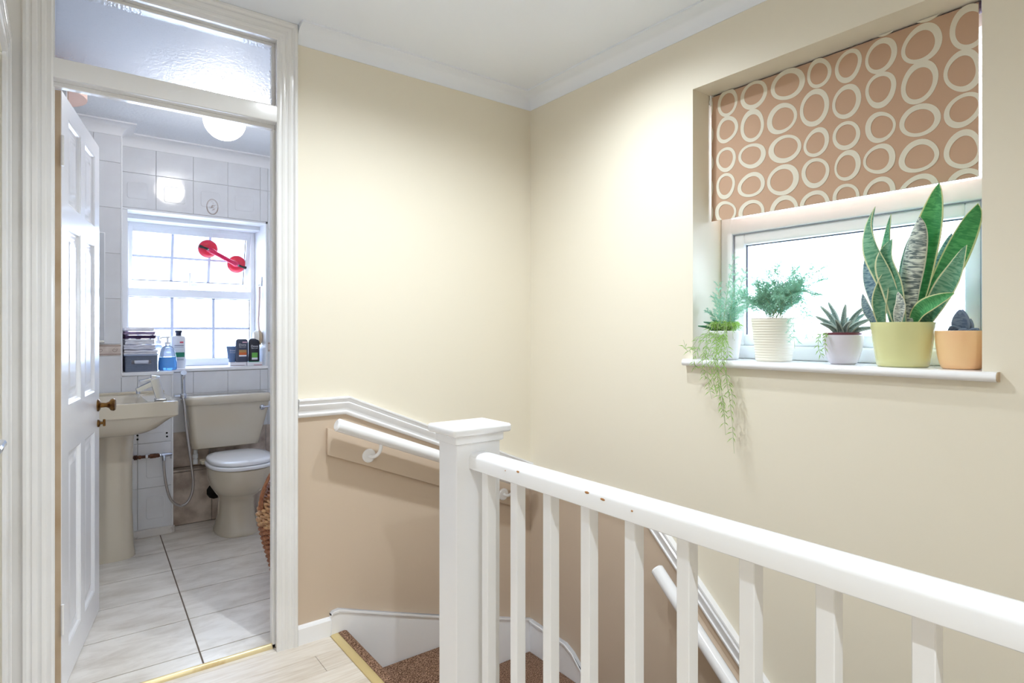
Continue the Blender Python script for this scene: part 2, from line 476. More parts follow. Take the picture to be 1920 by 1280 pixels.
# stone boxing behind the toilet: tiles
w = MB(); w.box(.55, BX1, 4.225, BY1, BZ, .352)
w.box(.55, BX1, 4.295, BY1+.001, .36, .385)
bo = w.build('trim_1', ['fgrout'], label='low greige stone tiled boxing behind the toilet', cat='boxing', kind='structure')
for a, b in ((.552, .78), (.783, 1.13), (1.133, 1.6)):
    w = MB(); w.box(a, b, 4.215, 4.226, BZ+.004, .345, .0015, 1); w.build('stone_tile', ['stone'], bo)
    w = MB(); w.box(a, b, 4.213, 4.296, .349, .36, .0015, 1); w.build('stone_tile', ['stone'], bo)
    w = MB(); w.box(a, b, 4.288, 4.299, .365, .585, .0015, 1); w.build('stone_tile', ['stone'], bo)
w = MB(); w.lathe([(.05, 0), (.05, .016)], (.80, 4.2115, .2), 11, 'y')
w.build('waste_hole', ['hole'], bo)

# bathroom cornice (coving)
cprof = [(0, .065), (.012, .058), (.03, .035), (.052, .012), (.06, .0), (.0, 0)]
def coving(path, name, lab, m, drop=.068, proj=.07):
    w = MB(); prof = []
    for i in range(7):
        a = math.radians(90*i/6); prof.append((proj*(1-math.cos(a))*.86+.004, -drop*(1-math.sin(a))*.86-.008))
    prof = [(0, -drop), (.004, -drop)] + prof + [(proj, -.008), (proj, 0), (0, 0)]
    w.mould(path, prof, lambda p, h: (p.x, p.y, CEIL+h))
    return w.build(name, [m], label=lab, cat='cornice', kind='structure')
coving([(BX1, BY1-.006), (PIER_X, BY1-.006), (PIER_X, PIER_Y-.006), (BX0, PIER_Y-.006)][::-1][::-1], 'trim_2', 'white coving along the top of the bathroom tiles', 'bathwhite')
coving([(XB, -1.2), (XB, YA), (.742, YA)], 'trim_3', 'white plaster cornice around the landing ceiling', 'ceil', .068, .075)

# bathroom window ledges
w = MB(); w.box(.548, WX1, BY1-.012, 4.66, WZ0-.018, WZ0+.003, .004, 2)
w.box(PIER_X, .55, PIER_Y-.012, 4.66, WZ0-.02, WZ0, .004, 2)
w.build('trim_4', ['upvc'], label='white window ledge above the basin and cistern', cat='ledge', kind='structure')
w = MB(); w.box(WX0, WX1, 4.45, 4.66, 1.935, WZ1+.002, .003, 1); w.box(WX0, WX1, BY1, 4.46, WZ1-.012, WZ1+.002)
w.box(WX1-.012, WX1+.002, BY1, 4.66, WZ0, WZ1); w.box(WX0-.002, WX0+.034, BY1+.01, 4.66, WZ0, WZ1)
w.build('trim_5', ['bathwhite'], label='white painted reveal around the bathroom window', cat='reveal', kind='structure')

# ================================================================== BATHROOM WINDOW
win = thing('window_2', 'white bathroom window with tilted top sash and glazing bars', 'window', (0, 0, 0), kind='structure')
X0, X1, FY = .335, 1.135, 4.586
def framebox(mb, x0, x1, z0, z1, y0, y1, wl, wr, wb_, wt, bev=.006):
    mb.box(x0, x0+wl, y0, y1, z0, z1, bev); mb.box(x1-wr, x1, y0, y1, z0, z1, bev)
    mb.box(x0+wl-.004, x1-wr+.004, y0+.0005, y1-.0005, z0, z0+wb_, bev); mb.box(x0+wl-.004, x1-wr+.004, y0+.0005, y1-.0005, z1-wt, z1, bev)
w = MB(); framebox(w, X0, X1, .988, 1.937, FY, FY+.065, .028, .03, .05, .03)
w.box(X0+.02, X1-.02, FY+.002, FY+.06, 1.452, 1.508, .006)
w.build('frame', ['upvc'], win)
w = MB(); framebox(w, X0+.026, X1-.028, 1.036, 1.454, FY+.028, FY+.034, .005, .005, .004, .006, 0)
w.build('gasket', ['gasket'], win)
w = MB(); w.box(X0+.026, X1-.028, FY+.034, FY+.038, 1.036, 1.454); w.build('pane', ['clear'], win)
for xx in (.612, .868):
    w = MB(); w.box(xx-.009, xx+.009, FY+.03, FY+.042, 1.036, 1.454, .002, 1); w.build('glazing_bar', ['bar'], win)
w = MB(); w.box(X0+.026, X1-.028, FY+.0315, FY+.0405, 1.236, 1.252, .002, 1); w.build('glazing_bar', ['bar'], win)
# tilted sash (hinged at its head)
ang = math.radians(-14)
sash = MB()
sx0, sx1, sz0, sz1 = X0+.012, X1-.012, -.415, 0
framebox(sash, sx0, sx1, sz0, sz1, -.02, .04, .04, .042, .045, .045)
so = sash.build('sash', ['upvc'], win, loc=(0, FY+.02, 1.925), rot=(ang*-1, 0, 0))
w = MB(); framebox(w, sx0+.038, sx1-.04, sz0+.043, sz1-.043, .006, .012, .004, .006, .006, .003, 0)
w.build('gasket', ['gasket'], so)
w = MB(); w.box(sx0+.038, sx1-.04, .012, .016, sz0+.043, sz1-.043); w.build('pane', ['clear'], so)
gx0, gx1 = sx0+.04, sx1-.042
for k in (1, 2):
    xx = gx0+(gx1-gx0)*k/3
    w = MB(); w.box(xx-.009, xx+.009, .008, .02, sz0+.043, sz1-.043, .002, 1); w.build('glazing_bar', ['bar'], so)
w = MB(); w.box(gx0, gx1, .0095, .0185, -.216, -.2, .002, 1); w.build('glazing_bar', ['bar'], so)
w = MB(); w.box(.70, .78, -.03, -.018, -.408, -.385, .004, 2); w.box(.716, .73, -.045, -.028, -.40, -.295, .005, 2)
w.build('sash_handle', ['upvc'], so)
w = MB(); w.tube([(X1-.035, FY+.03, 1.52), (X1-.04, FY+.075, 1.53), (X1-.045, FY+.1, 1.56)], .004, 6)
w.build('stay', ['chrome'], win)

# ================================================================== LANDING WINDOW
win1 = thing('window_1', 'white framed landing window with frosted glass in a deep recess', 'window', (0, 0, 0), kind='structure')
FX = 2.09
def frameY(mb, y0, y1, z0, z1, x0, x1, wl, wr, wb_, wt, bev=.006):
    mb.box(x0, x1, y0, y0+wl, z0, z1, bev); mb.box(x0, x1, y1-wr, y1, z0, z1, bev)
    mb.box(x0+.0005, x1-.0005, y0+wl-.004, y1-wr+.004, z0, z0+wb_, bev); mb.box(x0+.0005, x1-.0005, y0+wl-.004, y1-wr+.004, z1-wt, z1, bev)
w = MB(); frameY(w, OY0, OY1, 1.118, OZ1, FX, FX+.07, .05, .05, .05, .05, .008)
w.box(FX+.001, FX+.069, OY0+.04, OY1-.04, 1.598, 1.66, .008)
w.build('frame', ['upvc'], win1)
w = MB(); frameY(w, OY0+.048, OY1-.048, 1.164, 1.6, FX+.014, FX+.06, .046, .046, .046, .046, .01)
w.build('sash', ['upvc'], win1)
w = MB(); frameY(w, OY0+.049, OY1-.049, 1.165, 1.599, FX+.008, FX+.016, .0035, .0035, .0035, .0035, 0)
w.build('gasket', [mat('pale_gasket', srgb(150, 152, 164), .6)], win1)
w = MB(); frameY(w, OY0+.09, OY1-.09, 1.206, 1.558, FX+.03, FX+.036, .006, .008, .005, .008, 0)
w.build('gasket', ['gasket'], win1)
w = MB(); w.box(FX+.034, FX+.038, OY0+.09, OY1-.09, 1.206, 1.558); w.build('pane', ['pane'], win1, label='pebbled frosted lower pane')
w = MB(); w.box(FX+.034, FX+.038, OY0+.045, OY1-.045, 1.655, OZ1-.045); w.build('pane', ['pane'], win1, label='frosted upper pane behind the blind')
# sill board with a rounded nose
w = MB()
nose = [(FX+.01, 1.092), (FX+.01, 1.118), (XB+.001, 1.118), (XB+.001, 1.092)]
pts = [(x, z) for x, z in nose]
w.prism(pts, 'y', OY0, OY1)
w.prism([(XB+.001, 1.092), (XB+.001, 1.118)] + arc(XB-.016, 1.105, .013, 90, 270, 8), 'y', .466, 1.421)
sill = w.build('sill', ['gloss'], win1)
w = MB(); w.prism([(XB, 1.0925), (XB, 1.1175)] + arc(XB-.016, 1.105, .0125, 90, 270, 8), 'y', .464, .467)
w.build('sill_end', ['edge'], win1, label='bare brownish end of the sill')

# ================================================================== TRIM
# door frame with fanlight
fr = thing('trim_6', 'white bathroom door frame with fluted architrave and fanlight', 'door frame', (0, 0, 0), kind='structure')
w = MB()
w.box(DL-.03, DL, YA, BY0, 0, 2.365, .002, 1); w.build('jamb', ['glossold'], fr)
w = MB(); w.box(DR, DR+.03, YA, BY0, 0, 2.365, .002, 1); w.build('jamb', ['glossold'], fr)
w = MB(); w.box(DL, DR, YA, BY0, 2.337, 2.365); w.build('head', ['glossold'], fr)
w = MB(); w.box(DL-.002, DR+.002, YA-.012, BY0-.02, 2.018, 2.082, .006, 2); w.box(DL, DR, YA+.03, YA+.06, 2.004, 2.02, .003, 1)
w.build('transom_rail', ['glossold'], fr)
w = MB(); w.box(DL, DL+.0115, YA+.03, YA+.062, 0, 2.003, .002, 1); w.build('door_stop', ['glossold'], fr)
w = MB(); w.box(DR-.0115, DR, YA+.03, YA+.062, 0, 2.003, .002, 1); w.build('door_stop', ['glossold'], fr)
w = MB(); 
for (a, b, c, d) in ((DL, DL+.012, 2.088, 2.325), (DR-.012, DR, 2.088, 2.325)): w.box(a, b, YA+.035, YA+.055, c, d, .002, 1)
w.box(DL, DR, YA+.035, YA+.055, 2.325, 2.337, .002, 1); w.box(DL, DR, YA+.035, YA+.055, 2.08, 2.088, .002, 1)
w.build('glazing_bead', ['glossold'], fr)
fm = bpy.data.materials.new('stippled_fanlight_glass'); fm.use_nodes = True
_n = fm.node_tree.nodes; _l = fm.node_tree.links; _p = _n['Principled BSDF']
_p.inputs['Base Color'].default_value = (.93, .95, 1, 1); _p.inputs['Transmission Weight'].default_value = 1.0
_p.inputs['Roughness'].default_value = .2; _p.inputs['IOR'].default_value = 1.18
_t = _n.new('ShaderNodeTexCoord'); _x = _n.new('ShaderNodeTexNoise'); _x.inputs['Scale'].default_value = 150; _x.inputs['Detail'].default_value = 1
_l.new(_t.outputs['Object'], _x.inputs['Vector']); _b = _n.new('ShaderNodeBump'); _b.inputs['Strength'].default_value = .55; _b.inputs['Distance'].default_value = .008
_l.new(_x.outputs['Fac'], _b.inputs['Height']); _l.new(_b.outputs['Normal'], _p.inputs['Normal'])
w = MB(); w.box(DL+.004, DR-.004, YA+.055, YA+.059, 2.083, 2.333); w.build('fanlight_pane', [fm], fr, label='stippled frosted fanlight glass')
arch = [(0, 0), (0, .012), (.005, .015), (.011, .0135), (.017, .0135), (.021, .0165), (.029, .017), (.033, .0145), (.039, .0145), (.043, .018), (.052, .019), (.056, .0165), (.060, .017), (.066, .023), (.074, .023), (.077, .020), (.077, 0)]
w = MB(); w.mould([(DL+.008, 0), (DL+.008, 2.333), (DR-.006, 2.333), (DR-.006, 0)], [(n, h) for n, h in arch], lambda p, h: (p.x, YA-h, p.y))
w.build('architrave', ['glossold'], fr)
w = MB(); w.box(XL, DL-.066, YA-.014, YA, 0, CEIL-.01, .003, 1); w.build('filler_strip', ['glossold'], fr)
# dado rails
dprof = [(-.036, 0), (-.036, .008), (-.03, .013), (-.024, .014), (-.02, .010), (-.006, .012), (.004, .02), (.012, .022), (.016, .017), (.022, .019), (.03, .026), (.036, .026), (.037, .02), (.037, 0)]
w = MB(); w.mould([(.744, .92), (.943, .92), (XB, .519)], dprof, lambda p, h: (p.x, YA-h, p.y))
w.build('trim_7', ['gloss'], label='white moulded dado rail on the back wall, sloping down to the corner', cat='dado rail', kind='structure')
w = MB(); w.mould([(YA, .50), (1.60, .475), (-1.2, .475-.941*2.8)], [(-n, h) for n, h in dprof], lambda p, h: (XB-h, p.x, p.y))
w.build('trim_8', ['gloss'], label='white moulded dado rail running down the window wall beside the stairs', cat='dado rail', kind='structure')
# baseboards
w = MB(); w.prism([(YA-.016, 0), (YA-.016, .062), (YA-.010, .07), (YA, .072), (YA, 0)], 'x', .742, .874)
w.build('baseboard_back', ['gloss'], label='short white skirting board beside the bathroom door frame', cat='skirting', kind='structure')
w = MB()
top = [(.872, .088), (.880, .094), (.905, .098), (1.10, .03), (1.373, -.062), (1.7, -.165), (XB, -.232)]
w.prism([(.872, -.1)] + top + [(XB, -.75), (.95, -.5)], 'y', YA-.02, YA)
w.prism([p for p in top] + [(x, z-.008) for x, z in top[::-1]], 'y', YA-.024, YA)
w.build('baseboard_stair_back', ['gloss'], label='tall white stair string board along the back wall', cat='skirting', kind='structure')
w = MB()
tb = [(YA, -.232), (2.2, -.24), (2.09, -.244), (2.04, -.266), (1.993, -.305), (1.9, -.392)] + [(1.9-.2*i, -.392-.188*i) for i in range(1, 15)]
w.prism(tb + [(-1.2, LOW), (1.5, -1.3), (YA, -.9)], 'x', XB-.02, XB)
w.prism(tb + [(y, z-.009) for y, z in tb[::-1]], 'x', XB-.025, XB)
w.build('baseboard_right', ['gloss'], label='white stair string board curving down the window wall', cat='skirting', kind='structure')

# left wall door and frame
dl = thing('door_2', 'white door at the far left edge with chrome lever', 'door', (XL-.03, 1.505, 0), kind='structure')
w = MB(); w.box(-.02, .015, .003, .767, .006, 2.024, .002, 1)
for z0, z1 in ((.2, .85), (1.0, 1.9)):
    for a, b in ((.1, .35), (.42, .67)): w.box(.013, .02, a, b, z0, z1, .005, 1)
w.build('leaf', ['gloss'], dl)
w = MB(); w.lathe([(.026, 0), (.026, .008), (.02, .011), (.01, .012), (.009, .052)], (.015, .045, .985), 20, 'x')
w.tube([(.062, .045, .985), (.064, .07, .986), (.064, .11, .985), (.064, .150, .984)], [.009, .0085, .008, .0095], 10)
w.build('lever_handle', ['chrome'], dl, label='chrome lever handle')
w = MB()
w.mould([(2.264, 0), (2.264, 2.03), (1.517, 2.03), (1.517, 0)][::-1], arch, lambda p, h: (XL+h*.8, p.x, p.y))
w.build('trim_9', ['glossold'], label='fluted white architrave of the far left door', cat='architrave', kind='structure')

# ================================================================== BATHROOM DOOR
DW, DT, DH = .680, .038, 2.0
dr = thing('door_1', 'white six panel bathroom door standing open into the bathroom', 'door', (.008, 2.478, BZ+.004), math.radians(78.8), kind='structure')
# local: x along the leaf, y: landing face at y=0 looking to -y, thickness to +y
cols = [(.10, .302), (.378, .58)]
rows = [(.115, .785), (.95, 1.565), (1.64, 1.935)]
w = MB()
xs = [0, cols[0][0], cols[0][1], cols[1][0], cols[1][1], DW]
zs = [0, rows[0][0], rows[0][1], rows[1][0], rows[1][1], rows[2][0], rows[2][1], DH]
for i in (0, 2, 4): w.box(xs[i], xs[i+1], 0, DT, 0, DH)
for j in (0, 2, 4, 6):
    for i in (1, 3): w.box(xs[i], xs[i+1], 0, DT, zs[j], zs[j+1])
bmesh.ops.remove_doubles(w.bm, verts=w.bm.verts[:], dist=1e-5)
w.build('leaf', ['gloss'], dr, smooth=0)
for a, b in cols:
    for c, d in rows:
        w = MB()
        def rect(i, y): return [(a+i, y, c+i), (b-i, y, c+i), (b-i, y, d-i), (a+i, y, d-i)]
        w.loft([rect(0, .0005), rect(.006, .003), rect(.011, .010), rect(.016, .012), rect(.034, .012), rect(.052, .006), rect(.06, .006)], False, True)
        w.loft([rect(0, DT-.0005), rect(.016, DT-.012), rect(.05, DT-.006)], False, True)
        w.build('panel', ['gloss'], dr, smooth=25)
w = MB(); w.box(-.0012, 0, .002, DT-.001, .002, DH-.002); w.build('hinge_edge', ['edge'], dr, label='bare tan hinge edge')
for z in (.2, 1.75):
    w = MB(); w.tube([(-.004, -.003, z), (-.004, -.003, z+.1)], .005, 10); w.build('hinge', ['glossold'], dr)
w = MB(); w.lathe([(.026, 0), (.026, -.004), (.021, -.008), (.011, -.011), (.0095, -.03), (.014, -.04), (.025, -.048), (.027, -.058), (.023, -.064), (.001, -.066)], (DW-.035, 0, .887), 24, 'y')
w.build('door_knob', ['brass'], dr, label='aged brass door knob')
w = MB(); w.lathe([(.017, 0), (.017, -.004), (.013, -.008), (.006, -.009), (.005, -.022)], (DW-.033, 0, .81), 20, 'y')
w.box(DW-.036, DW-.030, -.028, -.018, .796, .826, .002, 1); w.build('thumb_turn', ['brass'], dr, label='brass oval thumb turn')

# ================================================================== STAIRS
st = thing('staircase', 'brown carpeted winder stairs dropping away behind the newel', 'stairs', (0, 0, 0))
piv = (1.07, 1.577)
def tread(pts, z, name='tread', h=.2):
    w = MB()
    cx = sum(p[0] for p in pts)/len(pts); cy = sum(p[1] for p in pts)/len(pts)
    ins = lambda d: [(x+(cx-x)*d, y+(cy-y)*d) for x, y in pts]
    w.loft([[(x, y, z-h) for x, y in ins(.02)], [(x, y, z-.035) for x, y in ins(.02)], [(x, y, z-.028) for x, y in ins(.002)],
            [(x, y, z-.010) for x, y in ins(0)], [(x, y, z-.003) for x, y in ins(.006)], [(x, y, z) for x, y in ins(.02)]])
    return w.build(name, ['carpet'], st, smooth=60)
tread([(.943, 1.577), piv, (1.39, YA-.022), (.943, YA-.022)], -.195)
tread([piv, (XB-.02, 1.93), (XB-.02, YA-.02), (1.365, YA-.02)], -.385)
tread([piv, (1.07, 1.50), (XB-.02, 1.50), (XB-.02, 1.955)], -.58)
for k in range(10):
    y1 = 1.52-.212*k
    tread([(1.03, y1-.235), (XB-.02, y1-.235), (XB-.02, y1), (1.03, y1)], -.777-.197*k)
# landing nosing: gold strip + carpet lip
w = MB(); w.prism([(.868, 0), (.8685, .003), (.873, .006), (.898, .007), (.903, .004), (.903, -.01), (.868, -.01)], 'y', 1.572, YA-.021)
w.build('nosing_strip', ['gold'], st, label='gold metal strip along the landing edge')
w = MB(); w.prism([(.90, -.02), (.90, .008), (.925, .010), (.935, .006), (.941, -.004), (.941, -.02), (.934, -.03), (.93, -.195), (.90, -.195)], 'y', 1.57, YA-.022)
w.build('carpet_nosing', ['carpet'], st, smooth=60)

# ================================================================== BALUSTRADE
ba = thing('balustrade', 'white landing balustrade with capped newel and square balusters', 'balustrade', (.99, 1.4, 0))
O = Vector((.99, 1.4, 0))
def rel(o): o.location = -O; return o
w = MB(); w.box(.912, 1.066, 1.467, 1.568, -.5, .915, .004, 2); w.box(.903, 1.075, 1.458, 1.577, .894, .922, .006, 2)
rel(w.build('newel_post', ['gloss'], ba))
w = MB(); w.box(.886, 1.092, 1.440, 1.596, .920, .9455, .009, 3); rel(w.build('newel_cap', ['gloss'], ba, label='overhanging flat newel cap'))
rp = [(.957, .820), (.955, .822), (.955, .853), (.957, .859), (.962, .864), (.970, .867), (.982, .8685), (.996, .8685), (1.007, .867), (1.015, .863), (1.020, .856), (1.021, .848), (1.021, .822), (1.019, .820)]
w = MB(); w.prism(rp, 'y', -1.15, 1.468); hr = rel(w.build('handrail', ['gloss'], ba))
for i in range(18):
    yb = 1.4-.1365*i
    w = MB(); w.box(.974, 1.004, yb, yb+.030, -.02, .822, .0015, 1); rel(w.build('baluster', ['gloss'], ba))
chip = mat('bare_wood_chip', srgb(168, 116, 66), .7)
for (y, x, z, sx, sy) in ((1.236, .9556, .8545, .003, .007), (.98, .9556, .855, .003, .008), (.93, .9552, .851, .003, .009), (.845, .9545, .846, .002, .003), (1.29, .955, .848, .0015, .002)):
    w = MB(); w.lathe([(.001, -.0012), (sy*.7, -.0006), (sy, .0005), (sy*.6, .0012), (.001, .0014)], (x-.0002, y, z), 7, 'x')
    for v in w.bm.verts: v.co.z = z + (v.co.z-z)*sx/sy*1.1 + random.uniform(-.0005, .0005)
    rel(w.build('paint_chip', [chip], ba, label='bare wood where the paint has chipped'))

# ================================================================== WALL HANDRAILS
def wall_rail(root, mp, s0, s1, z_of, board, bracket_s, rail_s, off_rail=.078, r=.0255):
    """mp(s, out, z)"""
    (b0, b1, bt, bb) = board
    w = MB()
    for (o0, o1) in ((0, .022),):
        P = [(b0, z_of(b0)+bt), (b1, z_of(b1)+bt), (b1, z_of(b1)+bb), (b0, z_of(b0)+bb)]
        a = [w.bm.verts.new(mp(s, o0, z)) for s, z in P]; b = [w.bm.verts.new(mp(s, o1, z)) for s, z in P]
        w.bm.faces.new(a); w.bm.faces.new(b[::-1])
        for i in range(4): w.bm.faces.new((a[i], a[(i+1) % 4], b[(i+1) % 4], b[i]))
        bmesh.ops.bevel(w.bm, geom=w.bm.edges[:], offset=.0025, segments=2, affect='EDGES', profile=.5)
    w.build('backboard', ['tan'], root, label='tan painted backing board')
    w = MB(); ra, rb = rail_s
    n = 8
    pts = [mp(ra+(rb-ra)*i/n, off_rail, z_of(ra+(rb-ra)*i/n)) for i in range(n+1)]
    v0 = (Vector(pts[0])-Vector(pts[1])).normalized()*.006; v1 = (Vector(pts[-1])-Vector(pts[-2])).normalized()*.006
    w.tube([Vector(pts[0])+v0]+pts+[Vector(pts[-1])+v1], [r*.72]+[r]*(n+1)+[r*.72], 20)
    w.build('rail', ['gloss'], root)
    for s in bracket_s:
        zz = z_of(s)-.088
        br = MB()
        c0 = Vector(mp(s, .022, zz)); c1 = Vector(mp(s, .03, zz))
        br.tube([c0, c0.lerp(c1, .5), c1], [.029, .029, .024], 20)
        ss = s+.03
        br.tube(spline([mp(s, .025, zz), mp(s+.012, .05, zz-.002), mp(ss-.003, .072, zz+.022), mp(ss, off_rail, zz+.062), mp(ss+.001, off_rail, zz+.075)], 5), .0075, 10)
        br.build('bracket', ['gloss'], root)
rA = thing('wall_handrail', 'white round handrail on a tan board below the dado of the back wall', 'handrail', (0, 0, 0))
wall_rail(rA, lambda s, o, z: (s, YA-o, z), 0, 0, lambda s: .855-.395*(s-.873), (.857, 1.885, -.026, -.133), (1.03, 1.725), (.875, 1.86))
rB = thing('wall_handrail', 'white round handrail descending beside the stairs below the window wall dado', 'handrail', (0, 0, 0))
wall_rail(rB, lambda s, o, z: (XB-o, s, z), 0, 0, lambda s: .305+.927*(s-1.494), (1.42, -.9, -.02, -.12), (1.36, .3, -.6), (1.497, -.95))

# ================================================================== SANITARY WARE
def sring(cx, cy, rx, ryf, ryb, z, n=40, e=2.6):
    """super-ellipse ring, different reach to the front (-y) and back (+y)"""
    out = []
    for k in range(n):
        a = 2*math.pi*k/n; c, s_ = math.cos(a), math.sin(a)
        ux = abs(c)**(2/e)*(1 if c >= 0 else -1); uy = abs(s_)**(2/e)*(1 if s_ >= 0 else -1)
        out.append((cx+rx*ux, cy+(ryb if uy >= 0 else ryf)*uy, z))
    return out
# toilet -------------------------------------------------------------
TX, TY = .868, 3.86
to = thing('toilet', 'champagne ceramic toilet with white seat and matching cistern', 'toilet', (TX, TY, BZ))
w = MB()
w.loft([sring(0, .08, .122, .175, .20, 0, e=2.4), sring(0, .08, .122, .175, .20, .012, e=2.4), sring(0, .08, .113, .160, .19, .03, e=2.4), sring(0, .08, .100, .135, .18, .10, e=2.3),
        sring(0, .08, .096, .125, .17, .17, e=2.3), sring(0, .07, .100, .130, .17, .215, e=2.3), sring(0, .04, .128, .17, .17, .25, e=2.3),
        sring(0, .01, .158, .215, .18, .30, e=2.3), sring(0, 0, .172, .238, .20, .35, e=2.3), sring(0, 0, .177, .243, .21, .395, e=2.3), sring(0, 0, .176, .241, .21, .412, e=2.3), sring(0, 0, .165, .23, .2, .416, e=2.3)])
w.build('pan', ['ceramic'], to, smooth=60)
w = MB(); w.box(-.10, .10, .12, .40, .34, .42, .02, 3); w.box(-.185, .185, .13, .21, .405, .428, .008, 2); w.build('pan_shelf', ['ceramic'], to)
w = MB(); w.loft([sring(0, 0, .172, .240, .20, .417), sring(0, 0, .181, .249, .205, .420), sring(0, 0, .184, .252, .206, .431), sring(0, 0, .180, .248, .204, .438), sring(0, 0, .172, .24, .2, .440)])
w.build('seat', ['seat'], to, smooth=50)
w = MB(); w.loft([sring(0, .002, .168, .236, .20, .441), sring(0, .002, .175, .243, .203, .445), sring(0, .002, .176, .244, .204, .455), sring(0, .002, .170, .238, .2, .464), sring(0, .002, .14, .2, .17, .468), sring(0, .002, .05, .08, .06, .469)])
w.build('lid', ['seat'], to, smooth=50)
for s_ in (-1, 1):
    w = MB(); w.tube([(s_*.07, .205, .45), (s_*.10, .205, .45)], .011, 12); w.build('seat_hinge', ['seat'], to)
cy0, cy1 = 4.075-TY, 4.288-TY
def crect(x0, x1, y0, y1, z, r=.03, n=5):
    q = []
    for (a, b, s0) in ((x1-r, y1-r*.4, 0), (x0+r, y1-r*.4, 90), (x0+r, y0+r, 180), (x1-r, y0+r, 270)):
        rr_ = r if s0 >= 180 else r*.4
        q += [(p[0], p[1], z) for p in arc(a if rr_ == r else (x1-rr_ if s0 == 0 else x0+rr_), b, rr_, s0, s0+90, n)]
    return q
w = MB()
w.loft([crect(-.205, .165, cy0+.03, cy1, .478, .03), crect(-.216, .176, cy0+.016, cy1, .486, .035), crect(-.222, .182, cy0+.01, cy1, .52, .035), crect(-.238, .228, cy0, cy1, .70, .035), crect(-.242, .236, cy0, cy1, .762, .035)])
w.build('cistern', ['ceramic'], to, smooth=50)
w = MB()
w.loft([crect(-.248, .244, cy0-.008, cy1, .755, .04), crect(-.253, .249, cy0-.013, cy1+.002, .760, .042), crect(-.255, .25, cy0-.014, cy1+.002, .792, .042), crect(-.25, .246, cy0-.009, cy1, .804, .04), crect(-.235, .232, cy0+.006, cy1-.006, .809, .035)])
w.build('cistern_lid', ['ceramic'], to, smooth=50)
w = MB(); w.lathe([(.017, 0), (.017, -.008), (.012, -.014), (.006, -.018)], (.185, cy0, .718), 18, 'y'); w.tube([(.185, cy0-.016, .718), (.22, cy0-.019, .722), (.262, cy0-.02, .724)], [.006, .0055, .007], 8)
w.build('flush_lever', ['chrome'], to, label='chrome flush lever')
w = MB()
w.lathe([(.014, .0), (.014, .03), (.011, .031), (.011, .036), (.0155, .037), (.0155, .062), (.012, .063), (.012, .1)], (.686-TX, 4.20-TY, .376), 14)
w.build('inlet_connector', ['seat'], to, label='white plastic inlet connector')
# basin ---------------------------------------------------------------
bs = thing('pedestal_basin', 'champagne ceramic pedestal basin behind the open door', 'basin', (.22, 3.80, BZ))
bz = lambda z: z-BZ
def brect(x0, x1, y0, y1, z, r, n=6):
    q = []
    for (a, b, s0) in ((x1-r, y1-r, 0), (x0+r, y1-r, 90), (x0+r, y0+r, 180), (x1-r, y0+r, 270)):
        q += [(p[0], p[1], bz(z)) for p in arc(a, b, r, s0, s0+90, n)]
    return q
hx = .276; f0, f1 = -.296, .285
w = MB()
w.loft([brect(-.115, .115, -.19, .12, .690, .06), brect(-.16, .15, -.23, .16, .700, .07), brect(-.205, .19, -.258, .2, .722, .07), brect(-.24, .225, -.276, .24, .755, .06), brect(-.262, .252, -.286, .26, .778, .04),
        brect(-.268, hx-.004, -.29, f1, .786, .022), brect(-hx, hx, f0, f1, .792, .02), brect(-hx, hx, f0, f1, .858, .02), brect(-hx+.003, hx-.003, f0+.003, f1-.003, .863, .02), brect(-hx+.012, hx-.012, f0+.012, f1-.012, .865, .02),
        brect(-hx+.03, hx-.13, f0+.035, f1-.09, .862, .06), brect(-hx+.045, hx-.145, f0+.05, f1-.105, .845, .06), brect(-hx+.07, hx-.17, f0+.08, f1-.13, .80, .07), brect(-.13, .04, -.14, .08, .745, .07)])
w.box(-hx, hx, f1-.045, f1, bz(.86), bz(.878), .006, 2)
w.build('bowl', ['ceramic'], bs, smooth=40)
w = MB()
pr = [(0, 1.06), (.02, 1.05), (.05, 1.0), (.25, .94), (.45, .94), (.6, .98), (.66, 1.04), (.682, 1.08)]
w.loft([sring(0, .06, .108*k, .10*k, .10*k, z, 32, 2.8) for z, k in pr]); w.build('pedestal', ['ceramic'], bs, smooth=60)
# mixer tap -----------------------------------------------------------
tp = thing('basin_tap', 'chrome angular mixer tap on the basin', 'tap', (.425, 3.605, .865))
w = MB()
w.box(-.026, .026, -.024, .024, 0, .006, .002, 1)
def bar(mb, a, b, wa, ha, wb2, hb):
    a, b = Vector(a), Vector(b); t = (b-a).normalized(); v = Vector((0, 1, 0)); u = t.cross(v).normalized()
    mb.loft([[a+v*wa+u*ha, a-v*wa+u*ha, a-v*wa-u*ha, a+v*wa-u*ha], [b+v*wb2+u*hb, b-v*wb2+u*hb, b-v*wb2-u*hb, b+v*wb2-u*hb]])
bar(w, (0, 0, .004), (-.028, 0, .112), .018, .019, .019, .022)
bar(w, (-.02, 0, .094), (-.108, 0, .055), .018, .015, .016, .011)
bmesh.ops.bevel(w.bm, geom=w.bm.edges[:], offset=.003, segments=2, affect='EDGES', profile=.5)
w.lathe([(.010, -.012), (.010, .0), (.008, .001)], (-.10, 0, .05), 14)
w.build('spout', ['chrome'], tp)
w = MB(); bar(w, (-.012, 0, .118), (-.095, 0, .102), .018, .008, .014, .004); bar(w, (-.028, 0, .108), (-.024, 0, .128), .017, .017, .018, .02)
bmesh.ops.bevel(w.bm, geom=w.bm.edges[:], offset=.002, segments=2, affect='EDGES', profile=.5)
w.build('lever', ['chrome'], tp)
